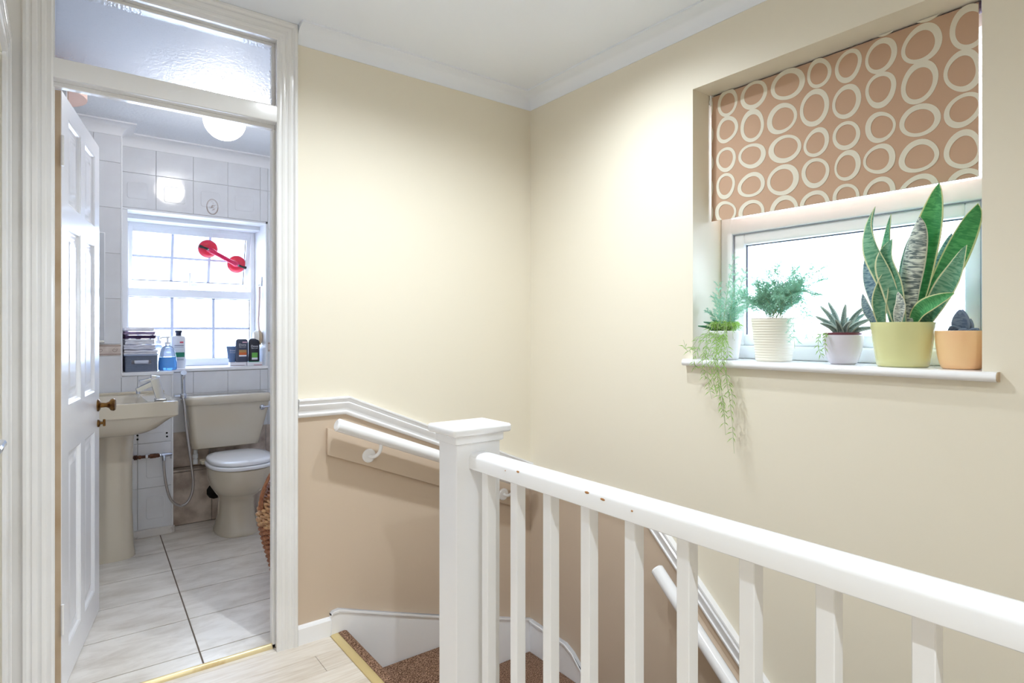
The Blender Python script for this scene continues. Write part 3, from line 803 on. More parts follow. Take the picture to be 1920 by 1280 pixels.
# stop valve, pipe, hand spray -----------------------------------------
sp = thing('bidet_spray', 'chrome hand spray with a looping steel hose beside the cistern', 'hand spray', (.55, 4.07, .49))
Q = Vector((.55, 4.07, .49))
def rq(o): o.location = -Q; return o
hp = [(.595, 4.055, .83), (.602, 4.05, .77), (.608, 4.05, .679), (.623, 4.05, .549), (.643, 4.05, .385), (.649, 4.05, .303), (.64, 4.05, .24), (.617, 4.05, .195), (.586, 4.045, .181), (.549, 4.04, .203), (.521, 4.04, .249), (.502, 4.04, .341), (.494, 4.045, .431), (.495, 4.05, .478)]
w = MB(); w.tube(spline(hp, 6), .0072, 10); rq(w.build('hose', ['steelhose'], sp, smooth=60))
w = MB(); w.tube([(.597, 4.052, .845), (.595, 4.052, .93), (.595, 4.05, .955), (.594, 4.04, .972), (.594, 4.02, .978)], [.0115, .0125, .013, .014, .016], 14)
rq(w.build('handset', ['chrome'], sp))
w = MB(); w.box(.548, .60, 4.045, 4.075, .828, .843, .005, 2); w.lathe([(.018, .82), (.019, .825), (.019, .845), (.017, .85)], (.597, 4.054, 0), 16)
rq(w.build('holder', ['chrome'], sp))
w = MB(); w.tube([(.30, 4.062, .496), (.50, 4.062, .492)], .0085, 10)
for a, b, r in ((.345, .362, .0135), (.368, .38, .011), (.425, .455, .0135), (.455, .47, .012)): w.tube([(a, 4.062, .494), (b, 4.062, .494)], r, 8)
rq(w.build('pipe', ['darkpipe'], sp, label='tarnished copper supply pipe'))
w = MB(); w.tube([(.402, 4.062, .494), (.414, 4.062, .494)], .0125, 10); rq(w.build('collar', ['seat'], sp, label='white plastic collar'))
w = MB(); w.tube([(.475, 4.062, .493), (.482, 4.062, .493), (.485, 4.062, .493), (.52, 4.062, .493), (.538, 4.062, .494)], [.009, .009, .013, .012, .008], 12)
w.tube([(.495, 4.055, .49), (.495, 4.05, .462)], .010, 10); w.tube([(.531, 4.06, .49), (.531, 4.06, .468)], .004, 8)
rq(w.build('angle_valve', ['chrome'], sp, label='chrome angle valve'))
# screw holes drilled in the boxing tiles
for x, z in ((.366, .617), (.366, .594), (.515, .617), (.516, .596)):
    w = MB(); w.lathe([(.0055, -.0085), (.0055, -.004)], (x, PIER_Y, z), 12, 'y'); w.build('screw_hole', ['hole'], wbk)

# mirror on the pier
mr = thing('wall_mirror', 'tall frameless mirror above the basin, seen past the door edge', 'mirror', (.06, PIER_Y-.02, 1.157))
w = MB(); w.box(-.17, .145, -.004, .006, .012, .62, .002, 1); w.build('glass', ['mirror'], mr)
w = MB(); w.box(-.18, .15, .006, .013, 0, .626, .002, 1); w.build('backing', ['upvc'], mr)
for a, b in ((.1, .147), (-.16, -.12)):
    w = MB(); w.box(a, b, -.009, .012, .002, .018, .003, 2); w.build('clip', ['chrome'], mr)
# high cabinet with rounded pine top behind the door
cb = thing('wall_cabinet', 'tall white cabinet with a rounded pink pine top behind the door', 'cabinet', (-.30, 3.35, BZ))
w = MB(); w.box(-.18, .33, -.12, .14, 0, 2.255, .003, 1); w.build('body', ['bathwhite'], cb)
w = MB(); tpz = arc(.245, 0, .16, -90, 90, 14)
w.prism([(-.18, .16), (-.18, -.16)] + tpz, 'z', 2.255, 2.31); w.build('cornice_top', ['pink'], cb, label='rounded pink pine top board')
w = MB(); w.box(.332, .334, -.10, -.085, .05, 2.28); w.box(.332, .334, -.02, -.012, .05, 2.28); w.build('edge_seam', ['edge'], cb)

# ceiling globe in the bathroom
gl = thing('globe_ceiling_light', 'glowing white globe light on the bathroom ceiling', 'ceiling light', (.68, 3.34, CEIL))
w = MB(); w.lathe([(.055, 0), (.055, -.012), (.045, -.016)], (0, 0, 0), 24); w.build('base', ['bathwhite'], gl)
w = MB(); w.lathe([(.101*math.sin(math.radians(a)), -.104-.101*math.cos(math.radians(a))) for a in range(0, 155, 8)], (0, 0, 0), 36); w.build('globe', ['globe'], gl, smooth=60)
# recessed downlights of the landing (just above the frame)
for (lx, ly, k, lab) in ((1.42, 1.52, .43, 'white recessed downlight over the stair winders'), (.86, 1.58, .72, 'white recessed downlight between the bathroom door and newel'), (.30, -.45, 1.1, 'white recessed downlight behind the viewpoint')):
    dlt = thing('recessed_downlight', lab, 'ceiling light', (lx, ly, CEIL), group='landing downlights')
    w = MB(); w.lathe([(.028, -.001), (.030, -.007), (.036, -.007), (.044, -.004), (.045, .0)], (0, 0, 0), 28, cap0=False, cap1=False); w.build('trim_ring', ['gloss'], dlt)
    w = MB(); w.lathe([(.001, -.0045), (.020, -.0035), (.029, -.002)], (0, 0, 0), 24, cap0=True, cap1=False); w.build('lens', ['bulb'], dlt, smooth=60)
    ld = bpy.data.lights.new('downlight_beam', 'SPOT'); ld.energy = LAMP_W*k; ld.color = (.85, .935, 1.0); ld.spot_size = math.radians(158); ld.spot_blend = 1.0; ld.shadow_soft_size = .022
    lo = bpy.data.objects.new('downlight_beam', ld); COL.objects.link(lo); lo.parent = dlt; lo.location = (0, 0, -.012)

# wicker laundry basket ------------------------------------------------
wk = mat('brown_willow', srgb(134, 78, 52), .55, noise=(60, srgb(180, 124, 84), 3, .35, .7))
wkl = mat('pale_willow', srgb(206, 164, 116), .55, noise=(60, srgb(150, 98, 66), 3, .4, .75))
bk = thing('laundry_basket', 'brown woven willow laundry basket peeping past the door jamb', 'basket', (1.0, 2.96, BZ))
def brad(z):
    P = [(0, .175), (.08, .19), (.2, .222), (.29, .243), (.33, .246), (.38, .236), (.44, .21), (.49, .185), (.52, .172)]
    for (a, ra), (b, rb) in zip(P[:-1], P[1:]):
        if z <= b: return ra+(rb-ra)*(z-a)/(b-a)
    return P[-1][1]
NS = 44
def ring_mesh(z0, z1, n, thick, m, name):
    w = MB(); 
    for i in range(n):
        z = z0+(z1-z0)*(i+.5)/n; pts = []
        for k in range(NS*3+1):
            a = 2*math.pi*k/(NS*3); r = brad(z)+.0055*math.cos(a*NS/2+math.pi*i)
            pts.append((r*math.cos(a), r*math.sin(a), z))
        w.tube(pts, thick, 5, False)
    return w.build(name, [m], bk, kind='stuff', smooth=60)
ring_mesh(.005, .295, 26, .0058, wk, 'weave')
ring_mesh(.295, .42, 9, .0072, wkl, 'pale_weave')
ring_mesh(.42, .515, 8, .0062, wk, 'upper_weave')
w = MB()
for k in range(NS):
    a = 2*math.pi*(k+.5)/NS
    w.tube([(brad(z)*math.cos(a), brad(z)*math.sin(a), z) for z in (0, .08, .16, .24, .3, .36, .42, .48, .52)], .004, 5)
w.build('stakes', [wk], bk, kind='stuff', smooth=60)
w = MB()
for i in range(3):
    w.tube([((.176+.004*math.cos(k*.9+i*2.1))*math.cos(k*2*math.pi/90), (.176+.004*math.cos(k*.9+i*2.1))*math.sin(k*2*math.pi/90), .522+.005*math.sin(k*.9+i*2.1)) for k in range(91)], .006, 6, False)
w.build('rim', [wkl], bk, smooth=60)
w = MB()
for i in range(3):
    w.tube(spline([(-.243-.004*i, -.03+.012*i, .37), (-.235, -.015+.012*i, .44), (-.205, 0+.006*i, .51), (-.18, .01, .545), (-.16, .02, .53)], 5), .0055, 6)
w.build('handle', [wk], bk, smooth=60)
w = MB(); w.lathe([(.17, .0), (.17, .006)], (0, 0, .002), 28); w.build('base', [wk], bk)

# ================================================================== SUCTION GRAB HANDLE on the sash glass
sg = thing('suction_handle', 'red suction grab handle stuck diagonally on the upper window pane', 'grab handle', (.833, 4.622, 1.80), 0)
sg.rotation_euler = (math.radians(14), 0, 0)
# local x right, z up, -y towards the room
dx, dz = .192, -.096
LN = math.hypot(dx, dz); ca, sa = dx/LN, dz/LN
for (cx, cz) in ((0, 0), (dx, dz)):
    w = MB(); w.lathe([(.060, .006), (.060, .001), (.054, -.003), (.047, -.010), (.03, -.016), (.001, -.018)], (cx, 0, cz), 32, 'y'); w.build('suction_cup', ['red'], sg)
    w = MB(); w.lathe([(.064, .0075), (.064, .004), (.06, .003)], (cx, 0, cz), 32, 'y'); w.build('cup_rim', [mat('smoky_clear_rubber', srgb(176, 150, 170), .3)], sg)
w = MB(); w.tube([(.02*ca, -.03, .02*sa), (.05*ca, -.045, .05*sa), ((LN-.05)*ca, -.045, (LN-.05)*sa), ((LN-.02)*ca, -.03, (LN-.02)*sa)], [.022, .0155, .0155, .022], 14)
w.tube([(0, -.012, 0), (.03*ca, -.034, .03*sa)], [.02, .021], 12); w.tube([(dx, -.012, dz), (dx-.03*ca, -.034, dz-.03*sa)], [.02, .021], 12)
w.build('grip', ['redclear'], sg)
for s_, (cx, cz) in ((-1, (0, 0)), (1, (dx, dz))):
    w = MB(); w.tube([(cx, -.028, cz), (cx+s_*.04*ca, -.026, cz+s_*.035*sa*.8), (cx+s_*.056*ca, -.022, cz+s_*.045*sa*.8), (cx+s_*.066*ca, -.02, cz+s_*.05*sa*.8)], [.009, .007, .011, .010], 10)
    w.build('lock_lever', ['black'], sg, label='black locking lever')
    w = MB(); w.lathe([(.005, -.037), (.005, -.03)], (cx+s_*.004, 0, cz), 10, 'y'); w.build('pin', ['chrome'], sg)

# ================================================================== BATHROOM LEDGE OBJECTS
LZ = WZ0+.0005
# perforated basket
gb = mat('grey_blue_plastic', srgb(164, 178, 206), .45)
pb = thing('storage_basket', 'grey perforated plastic basket on the left end of the bathroom ledge', 'basket', (.39, 4.245, LZ))
w = MB()
def strip(mb, p0, p1, z0, z1, holes, t=.003):
    """panel from p0 to p1 with a grid of openings, built from bars"""
    p0, p1 = Vector(p0), Vector(p1); d = p1-p0; n = Vector((-d.y, d.x)).normalized()*t
    nx, nz = holes
    def bx(a, b, c, e):
        A, B = p0+d*a, p0+d*b
        mb.loft([[(A.x, A.y, c), (B.x, B.y, c), (B.x, B.y, e), (A.x, A.y, e)], [(A.x+n.x, A.y+n.y, c), (B.x+n.x, B.y+n.y, c), (B.x+n.x, B.y+n.y, e), (A.x+n.x, A.y+n.y, e)]])
    for i in range(nx+1): bx(i/nx-.34/nx if i else 0, i/nx+.34/nx if i < nx else 1, z0, z1)
    for j in range(nz+1):
        z = z0+(z1-z0)*j/nz; h = (z1-z0)/nz*.36
        bx(0, 1, max(z-h, z0), min(z+h, z1))
bh = .098
strip(w, (-.082, -.105), (-.05, -.105), 0, bh, (4, 9)); strip(w, (.05, -.105), (.082, -.105), 0, bh, (4, 9))
strip(w, (-.05, -.105), (.05, -.105), 0, .045, (12, 4)); strip(w, (-.05, -.105), (.05, -.105), .068, bh, (12, 3))
strip(w, (.082, -.105), (.082, .105), 0, bh, (18, 9)); strip(w, (-.082, .105), (-.082, -.105), 0, bh, (18, 9)); strip(w, (.082, .105), (-.082, .105), 0, bh, (14, 9))
w.box(-.08, .08, -.103, .103, 0, .003)
w.build('body', [gb], pb, smooth=0)
w = MB(); w.tube([(-.036, -.107, .0565), (.036, -.107, .0565)], .0105, 12); w.build('handle_slot', [mat('pale_slot', srgb(206, 212, 228), .5)], pb, label='pale oblong hand slot')
w = MB()
w.mould([(-.084, -.107), (.084, -.107), (.084, .107), (-.084, .107), (-.084, -.107)], [(-.003, bh-.003), (.004, bh-.003), (.004, bh+.004), (-.003, bh+.004)], lambda p, h: (p.x, p.y, h)); w.build('rim', [gb], pb)
# contents filler so that towels rest on something: a folded cloth inside
def towel(z, h, wd, dp, col, lab, layers=2, ox=0.0, rz=0.0):
    m = mat('towel_cloth', col, .95, spec=.1, bump=(500, .6, .003))
    w = MB()
    for i in range(layers):
        a, b = z+h*i/layers, z+h*(i+1)/layers
        j = random.uniform(-.003, .003); n = 14
        rings = []
        for (f, zz) in ((.90, a), (.985, a+(b-a)*.2), (1, a+(b-a)*.5), (.985, a+(b-a)*.8), (.90, b)):
            hw, hd = wd/2*(1-(1-f)*.25), dp/2*(1-(1-f)*.25)
            ring = []
            for k in range(n):                       # wavy outline
                ring.append((-hw+2*hw*k/n+j, -hd+.002*math.sin(k*1.7+i), zz+.002*math.sin(k*.8+i*2)))
            for k in range(n): ring.append((hw+j, -hd+2*hd*k/n, zz+.002*math.sin(k*1.1+i)))
            for k in range(n): ring.append((hw-2*hw*k/n+j, hd, zz))
            for k in range(n): ring.append((-hw+j, hd-2*hd*k/n, zz))
            rings.append(ring)
        w.loft(rings)
    return w.build('folded_towel', [m], label=lab, cat='towel', group='folded towels stacked in the basket', loc=(.387+ox, 4.25, 0), rot=(0, 0, rz), smooth=70)
z = LZ+.0045
towel(z, .09, .145, .19, srgb(214, 214, 226), 'bottom grey towel, mostly inside the perforated basket', 4)
z += .091
for h, wd, c, lab, l, ox in ((.030, .170, srgb(234, 234, 242), 'pale grey towel lying directly on the basket rim', 2, .004), (.028, .160, srgb(226, 227, 240), 'pale lilac grey towel second above the basket rim', 2, -.002),
                              (.030, .150, srgb(236, 237, 246), 'pale grey towel directly under the dark mauve one', 2, .0), (.020, .155, srgb(82, 66, 96), 'dark mauve towel near the top of the stack', 2, .002),
                              (.018, .155, srgb(170, 152, 184), 'dusty mauve towel between the dark and the white one', 2, -.001), (.020, .150, srgb(242, 242, 250), 'white towel on the very top of the stack', 1, -.004)):
    towel(z, h, wd, .19, c, lab, l, ox); z += h+.0035

def bottle(root, prof, m, name='body', sx=1, sy=1, seg=28):
    w = MB(); w.lathe(prof, (0, 0, 0), seg)
    for v in w.bm.verts: v.co.x *= sx; v.co.y *= sy
    return w.build(name, [m], root, smooth=50)
clearp = mat('clear_soap_plastic', srgb(214, 228, 244), .08, trans=.75)
bluel = mat('blue_liquid_soap', srgb(104, 176, 244), .1, trans=.35)
hs = thing('hand_soap_pump', 'clear pump bottle half full of blue soap beside the grey basket', 'soap bottle', (.535, 4.215, LZ))
bottle(hs, [(.044, 0), (.05, .004), (.052, .02), (.05, .055), (.046, .0795), (.001, .08)], bluel, 'soap', 1, .6)
bottle(hs, [(.046, .0805), (.041, .11), (.036, .132), (.024, .146), (.015, .15), (.015, .16)], clearp, 'body', 1, .6)
w = MB(); w.lathe([(.017, .158), (.017, .172), (.006, .174), (.006, .196), (.012, .197), (.012, .206), (.004, .208)], (0, 0, 0), 18); w.tube([(0, 0, .202), (-.03, -.004, .201), (-.042, -.005, .194)], .0052, 8); w.build('pump', ['upvc'], hs)
wbm = mat('white_bottle_plastic', srgb(226, 228, 234), .3)
wh = thing('lotion_bottle', 'tall white bottle with a dark cap and green label behind the blue soap', 'bottle', (.612, 4.345, LZ))
bottle(wh, [(.037, 0), (.041, .004), (.041, .19), (.036, .206), (.018, .211)], wbm, 'body', 1, .62)
bottle(wh, [(.017, .211), (.017, .228), (.021, .232), (.021, .243), (.019, .245)], mat('navy_cap', srgb(42, 48, 72), .4), 'cap')
w = MB(); w.box(-.024, .03, -.0265, -.0255, .074, .104); w.build('green_label', [mat('green_label_print', srgb(36, 128, 98), .5)], wh)
w = MB(); w.box(.004, .024, -.0262, -.0252, .163, .173); w.build('red_print', [mat('red_print', srgb(206, 90, 110), .5)], wh)
gpr = mat('grey_print', srgb(120, 124, 140), .5)
for zz, hh in ((.146, .004), (.137, .002), (.06, .002), (.054, .002)):
    w = MB(); w.box(-.026, .026, -.0262, -.0252, zz, zz+hh); w.build('print_line', [gpr], wh)
cp = thing('foam_soap_bottle', 'small clear bottle with a white pump behind the blue soap', 'soap bottle', (.503, 4.37, LZ))
bottle(cp, [(.026, 0), (.03, .004), (.03, .13), (.02, .15), (.014, .153), (.014, .163)], clearp)
w = MB(); w.lathe([(.017, .16), (.017, .18), (.008, .182), (.008, .2), (.016, .202), (.014, .212)], (0, 0, 0), 16); w.tube([(0, 0, .205), (-.03, -.006, .204)], .006, 8); w.build('pump', ['upvc'], cp)

# text helper (flat lettering as a thin mesh)
def text(body, size, parent, loc, m, name='lettering'):
    cu = bpy.data.curves.new('txt', 'FONT'); cu.body = body; cu.size = size; cu.extrude = .0002; cu.align_x = 'CENTER'; cu.resolution_u = 2
    tmp = bpy.data.objects.new('txt', cu); COL.objects.link(tmp)
    dg = bpy.context.evaluated_depsgraph_get(); me = bpy.data.meshes.new_from_object(tmp.evaluated_get(dg))
    bpy.data.objects.remove(tmp); bpy.data.curves.remove(cu)
    me.materials.clear()
    return link(name, me, [m], parent, 0, loc=loc, rot=(math.radians(90), 0, 0))
M['wprint'] = mat('white_print', srgb(232, 234, 240), .5)
tray = mat('white_soap_carton', srgb(232, 230, 234), .5)
t1 = thing('soap_carton', 'flat white soap carton under the charcoal bottle', 'box', (.972, 4.385, WZ0+.0035), group='soap cartons on the ledge')
w = MB(); w.box(-.052, .052, -.03, .03, 0, .0255, .002, 1); w.build('box', [tray], t1); w = MB(); w.box(-.046, .04, -.0305, -.0298, .003, .0055); w.build('print', [mat('brown_print', srgb(150, 116, 110), .5)], t1)
t2 = thing('soap_carton', 'flat white soap carton with red print under the black bottle', 'box', (1.078, 4.385, WZ0+.0035), group='soap cartons on the ledge')
w = MB(); w.box(-.05, .05, -.03, .03, 0, .0255, .002, 1); w.build('box', [tray], t2); w = MB(); w.box(-.008, .045, -.0305, -.0298, .003, .006); w.build('print', [mat('red_carton_print', srgb(190, 70, 80), .5)], t2)
w = MB(); w.box(-.04, .035, -.0302, .0, .0245, .0262); w.build('green_edge', [mat('green_carton_print', srgb(60, 190, 140), .5)], t2)
def sbottle(root, wd, dp, h, m, top=.6):
    w = MB(); hw, hd = wd/2, dp/2
    def rg(f, z, e=3.2): return sring(0, 0, hw*f, hd*f, hd*f, z, 28, e)
    w.loft([rg(.9, 0), rg(1, .005), rg(1, h*.82), rg(.96, h*.92), rg(.8, h*.975), rg(top, h)]); return w.build('body', [m], root, smooth=50)
BZ2 = WZ0+.0035+.0258
ch = mat('charcoal_bottle', srgb(66, 72, 92), .35); bl = mat('black_bottle', srgb(42, 42, 52), .35)
b1 = thing('shower_gel_bottle', 'charcoal shower gel bottle with an orange label', 'bottle', (1.0, 4.385, BZ2))
sbottle(b1, .080, .04, .158, ch); w = MB(); w.box(-.022, .026, -.0208, -.0198, .048, .066); w.build('orange_label', [mat('orange_print', srgb(206, 104, 52), .5)], b1)
w = MB(); w.box(-.022, .026, -.0208, -.0198, .066, .083); w.build('tan_label', [mat('tan_print', srgb(178, 140, 84), .5)], b1)
w = MB(); w.box(-.022, .026, -.0208, -.0198, .038, .048); w.build('pale_label', ['wprint'], b1)
w = MB(); w.box(.0, .03, -.0208, -.0198, .13, .14); w.build('pink_label', [mat('pink_print', srgb(196, 160, 180), .5)], b1)
text('Dove', .021, b1, (.0, -.0203, .111), 'wprint'); text('MEN+CARE', .0085, b1, (0, -.0203, .1), 'wprint')
b2 = thing('shower_gel_bottle', 'black shower gel bottle with a green label by the hanging brush', 'bottle', (1.078, 4.385, BZ2+.0006))
sbottle(b2, .072, .04, .160, bl, .35); w = MB(); w.box(-.018, .02, -.0208, -.0198, .028, .062); w.build('green_label', [mat('lime_print', srgb(106, 176, 78), .5)], b2)
w = MB(); w.box(-.018, .02, -.0208, -.0198, .014, .028); w.build('pale_label', ['wprint'], b2)
text('Dove', .021, b2, (.0, -.0203, .100), 'wprint'); text('MEN+CARE', .0085, b2, (0, -.0203, .089), 'wprint')
b3 = thing('shower_gel_tube', 'blue grey squeeze tube standing left of the charcoal bottle', 'tube', (.944, 4.41, BZ2))
w = MB(); w.loft([sring(0, 0, .020, .016, .016, 0), sring(0, 0, .021, .017, .017, .022), sring(0, 0, .027, .017, .017, .026), sring(0, 0, .032, .012, .012, .07), sring(0, 0, .036, .003, .003, .102), sring(0, 0, .036, .002, .002, .108)])
w.build('body', [mat('blue_grey_tube', srgb(100, 126, 166), .4)], b3, smooth=50)
text('Dove', .016, b3, (0, -.0125, .074), 'wprint'); text('MEN+CARE', .007, b3, (0, -.0145, .062), 'wprint')
cu = thing('blue_tumbler', 'pale blue plastic tumbler in the corner of the bathroom ledge', 'cup', (1.085, 4.48, WZ0+.0035))
bottle(cu, [(.028, 0), (.03, .003), (.034, .12), (.036, .122), (.036, .128), (.031, .128), (.028, .01), (.001, .008)], mat('pale_blue_plastic', srgb(176, 200, 240), .3))
w = MB(); w.lathe([(.0368, .105), (.0374, .107), (.0374, .113), (.0368, .115)], (0, 0, 0), 28); w.build('band', [mat('blue_band', srgb(78, 110, 190), .4)], cu)
# hanging back brush
hb = thing('bath_brush', 'wooden handled bath brush hanging from a hook on the window reveal', 'brush', (1.116, 4.40, 1.2))
w = MB(); w.tube(spline([(.004, 0, .335), (.003, -.002, .25), (-.002, -.004, .15), (-.004, -.004, .08), (.002, -.002, .02), (.004, 0, -.03)], 5), .0065, 10); w.build('handle', [mat('pale_pink_wood', srgb(214, 190, 184), .5)], hb)
w = MB(); w.lathe([(.001, -.012), (.028, -.012), (.034, -.006), (.034, .004), (.028, .008), (.001, .008)], (0, 0, 0), 24, 'x')
for v in w.bm.verts: v.co.z *= 1.5
w.build('head', [mat('pale_wood', srgb(206, 182, 150), .5)], hb, loc=(.006, 0, -.02))
w = MB(); w.lathe([(.001, -.044), (.026, -.044), (.033, -.03), (.033, -.012), (.001, -.012)], (0, 0, 0), 24, 'x')
for v in w.bm.verts: v.co.z *= 1.5
w.build('bristles', [mat('cream_bristle', srgb(240, 236, 226), .9, bump=(300, 1, .004))], hb, loc=(.006, 0, -.02))
hk = thing('wall_hook', 'clear adhesive hook holding the bath brush', 'hook', (1.131, 4.40, 1.56))
w = MB(); w.box(-.003, .003, -.012, .012, -.02, .045, .002, 1); w.tube([(-.003, 0, 0), (-.012, 0, -.012), (-.016, 0, -.02), (-.018, 0, -.008)], .003, 8); w.build('hook', [mat('clear_plastic_hook', srgb(214, 218, 230), .2)], hk)

# ================================================================== ROMAN BLIND
def fabric(name, col, tl=.35):
    m = mat(name, col, .9, spec=.1, bump=(900, .25, .001))
    nt = m.node_tree; N = nt.nodes; L = nt.links
    t = N.new('ShaderNodeBsdfTranslucent'); t.inputs['Color'].default_value = col
    mx = N.new('ShaderNodeMixShader'); mx.inputs[0].default_value = tl
    L.new(N['Principled BSDF'].outputs[0], mx.inputs[1]); L.new(t.outputs[0], mx.inputs[2]); L.new(mx.outputs[0], N['Material Output'].inputs['Surface'])
    return m
fab = fabric('tan_blind_cloth', srgb(196, 164, 140), .08); ringm = fabric('cream_blind_print', srgb(226, 220, 204), .07)
BXP, BY_0, BY_1, BZ_0, BZ_1 = 2.02, .5376, 1.3836, 1.648, 2.128
bd = thing('window_blind', 'tan fabric blind printed with cream irregular rings over the landing window', 'blind', (BXP, (BY_0+BY_1)/2, BZ_0))
BO = Vector(bd.location)
def rb_(o): o.location = -BO; return o
w = MB(); n = 24; rings = []
for z in [BZ_0+(BZ_1-BZ_0)*k/10 for k in range(11)]:
    rings.append([(BXP, BY_0+(BY_1-BY_0)*k/n, z) for k in range(n+1)] + [(BXP+.0022, BY_1-(BY_1-BY_0)*k/n, z) for k in range(n+1)])
w.loft(rings); rb_(w.build('cloth', [fab], bd))
w = MB(); w.tube([(BXP+.022, BY_0-.012, BZ_1-.006), (BXP+.022, BY_1+.004, BZ_1-.006)], .016, 18); rb_(w.build('roller', [mat('dark_roller', srgb(96, 84, 104), .6)], bd))
w = MB(); w.box(BXP+.0025, BXP+.009, BY_0+.004, BY_1-.004, BZ_0+.001, BZ_0+.02, .002, 1); rb_(w.build('bottom_bar', [fab], bd))
w = MB(); w.box(BXP-.008, BXP+.045, BY_1-.002, BY_1+.004, BZ_1-.03, BZ_1+.008, .002, 1); rb_(w.build('end_bracket', ['upvc'], bd))
w = MB(); w.box(BXP-.008, BXP+.045, BY_0-.014, BY_0-.008, BZ_1-.03, BZ_1+.008, .002, 1); rb_(w.build('end_bracket', ['upvc'], bd))
for yy in (BY_1+.001,):
    w = MB(); w.tube([(BXP-.006, yy, BZ_1-.004), (BXP-.010, yy+.001, BZ_1-.02), (BXP-.004, yy, BZ_1-.034)], .0016, 6); rb_(w.build('cord_loop', ['upvc'], bd))
RG = [[(1.314, 2.088, .046, .053), (1.207, 2.083, .053, .056), (1.079, 2.08, .061, .059), (.972, 2.082, .041, .053), (.879, 2.073, .044, .053), (.783, 2.07, .048, .055), (.674, 2.065, .055, .059), (.559, 2.068, .049, .065)],
 [(1.316, 1.987, .047, .053), (1.213, 1.973, .052, .059), (1.101, 1.967, .055, .058), (.987, 1.971, .053, .063), (.884, 1.96, .045, .059), (.784, 1.966, .048, .055), (.68, 1.954, .053, .062), (.573, 1.951, .049, .06)],
 [(1.32, 1.874, .044, .049), (1.213, 1.863, .055, .049), (1.09, 1.858, .063, .05), (.98, 1.853, .046, .048), (.885, 1.851, .046, .047), (.786, 1.851, .045, .05), (.679, 1.842, .056, .05), (.573, 1.841, .047, .05)],
 [(1.322, 1.774, .044, .049), (1.216, 1.757, .055, .048), (1.096, 1.751, .062, .055), (.984, 1.752, .049, .052), (.881, 1.754, .045, .048), (.787, 1.753, .046, .05), (.682, 1.737, .056, .049), (.573, 1.73, .049, .055)],
 [(1.323, 1.674, .046, .046), (1.216, 1.657, .053, .048), (1.093, 1.647, .055, .05), (.984, 1.644, .051, .053), (.886, 1.651, .041, .051), (.788, 1.647, .05, .051), (.681, 1.635, .055, .05), (.567, 1.631, .048, .048)]]
EX = [(1.408, z, .034, .05) for z in (2.085, 1.985, 1.88, 1.775, 1.675)] + [(1.2, 2.19, .05, .054), (.98, 2.19, .05, .055), (.87, 2.186, .05, .058), (.77, 2.18, .05, .055), (.66, 2.176, .055, .055)]
for ri, (cy, cz, ry, rz_) in enumerate([r for row in RG for r in row] + EX):
    w = MB(); n = 40; p1 = random.uniform(0, 6.28); p2 = random.uniform(0, 6.28); e1 = random.uniform(.02, .07); e2 = random.uniform(.0, .04); off = random.uniform(-.06, .06)
    O1, I1 = [], []
    for k in range(n):
        a = 2*math.pi*k/n; d = 1+e1*math.cos(2*a+p1)+e2*math.cos(3*a+p2)
        ry_, rzz = ry*.955, rz_*.955
        O1.append((cy+ry_*d*math.cos(a), cz+rzz*d*math.sin(a))); q = .69+.05*math.cos(a+p2)
        I1.append((cy+ry*d*q*math.cos(a)+off*ry, cz+rz_*d*q*math.sin(a)))
    xo = BXP-.0006-.00003*ri
    VO = [w.bm.verts.new((xo, y, z)) for y, z in O1]; VI = [w.bm.verts.new((xo, y, z)) for y, z in I1]
    VB = [w.bm.verts.new((BXP+.0001, y, z)) for y, z in O1]; VC = [w.bm.verts.new((BXP+.0001, y, z)) for y, z in I1]
    for k in range(n):
        j = (k+1) % n
        w.bm.faces.new((VO[k], VO[j], VI[j], VI[k])); w.bm.faces.new((VO[k], VB[k], VB[j], VO[j])); w.bm.faces.new((VI[k], VI[j], VC[j], VC[k]))
    for co, no in (((0, BY_1-.0005, 0), (0, 1, 0)), ((0, BY_0+.0005, 0), (0, -1, 0)), ((0, 0, BZ_0+.0005), (0, 0, -1)), ((0, 0, BZ_1+.006), (0, 0, 1))):
        bmesh.ops.bisect_plane(w.bm, geom=w.bm.verts[:]+w.bm.edges[:]+w.bm.faces[:], plane_co=co, plane_no=no, clear_outer=True)
    if len(w.bm.faces): rb_(w.build('printed_ring', [ringm], bd, smooth=0))
    else: w.bm.free()

# ================================================================== PLANTS ON THE SILL
SZ = 1.1185
def pot(root, r0, r1, h, m, lip=.004, curve=0.0, soil=True, t=.004):
    w = MB(); pr = [(r0-.004, 0), (r0, .003)]
    for k in range(1, 9):
        f = k/8; pr.append((r0+(r1-r0)*(f if not curve else math.sin(f*math.pi/2)**(1-curve)), .003+(h-.006)*f))
    pr += [(r1, h-.001), (r1-.002, h), (r1-t, h-.001), (r1-t-.002, h-.02), (r0-t, .01)]
    w.lathe(pr, (0, 0, 0), 40); o = w.build('pot', [m], root, smooth=50)
    if soil:
        w = MB(); w.lathe([(r1-t-.003, h-.024), (r1-t-.003, h-.016), (.001, h-.014)], (0, 0, 0), 28); w.build('soil', [mat('potting_soil', srgb(74, 58, 48), .95, bump=(200, 1, .004))], root)
    return o

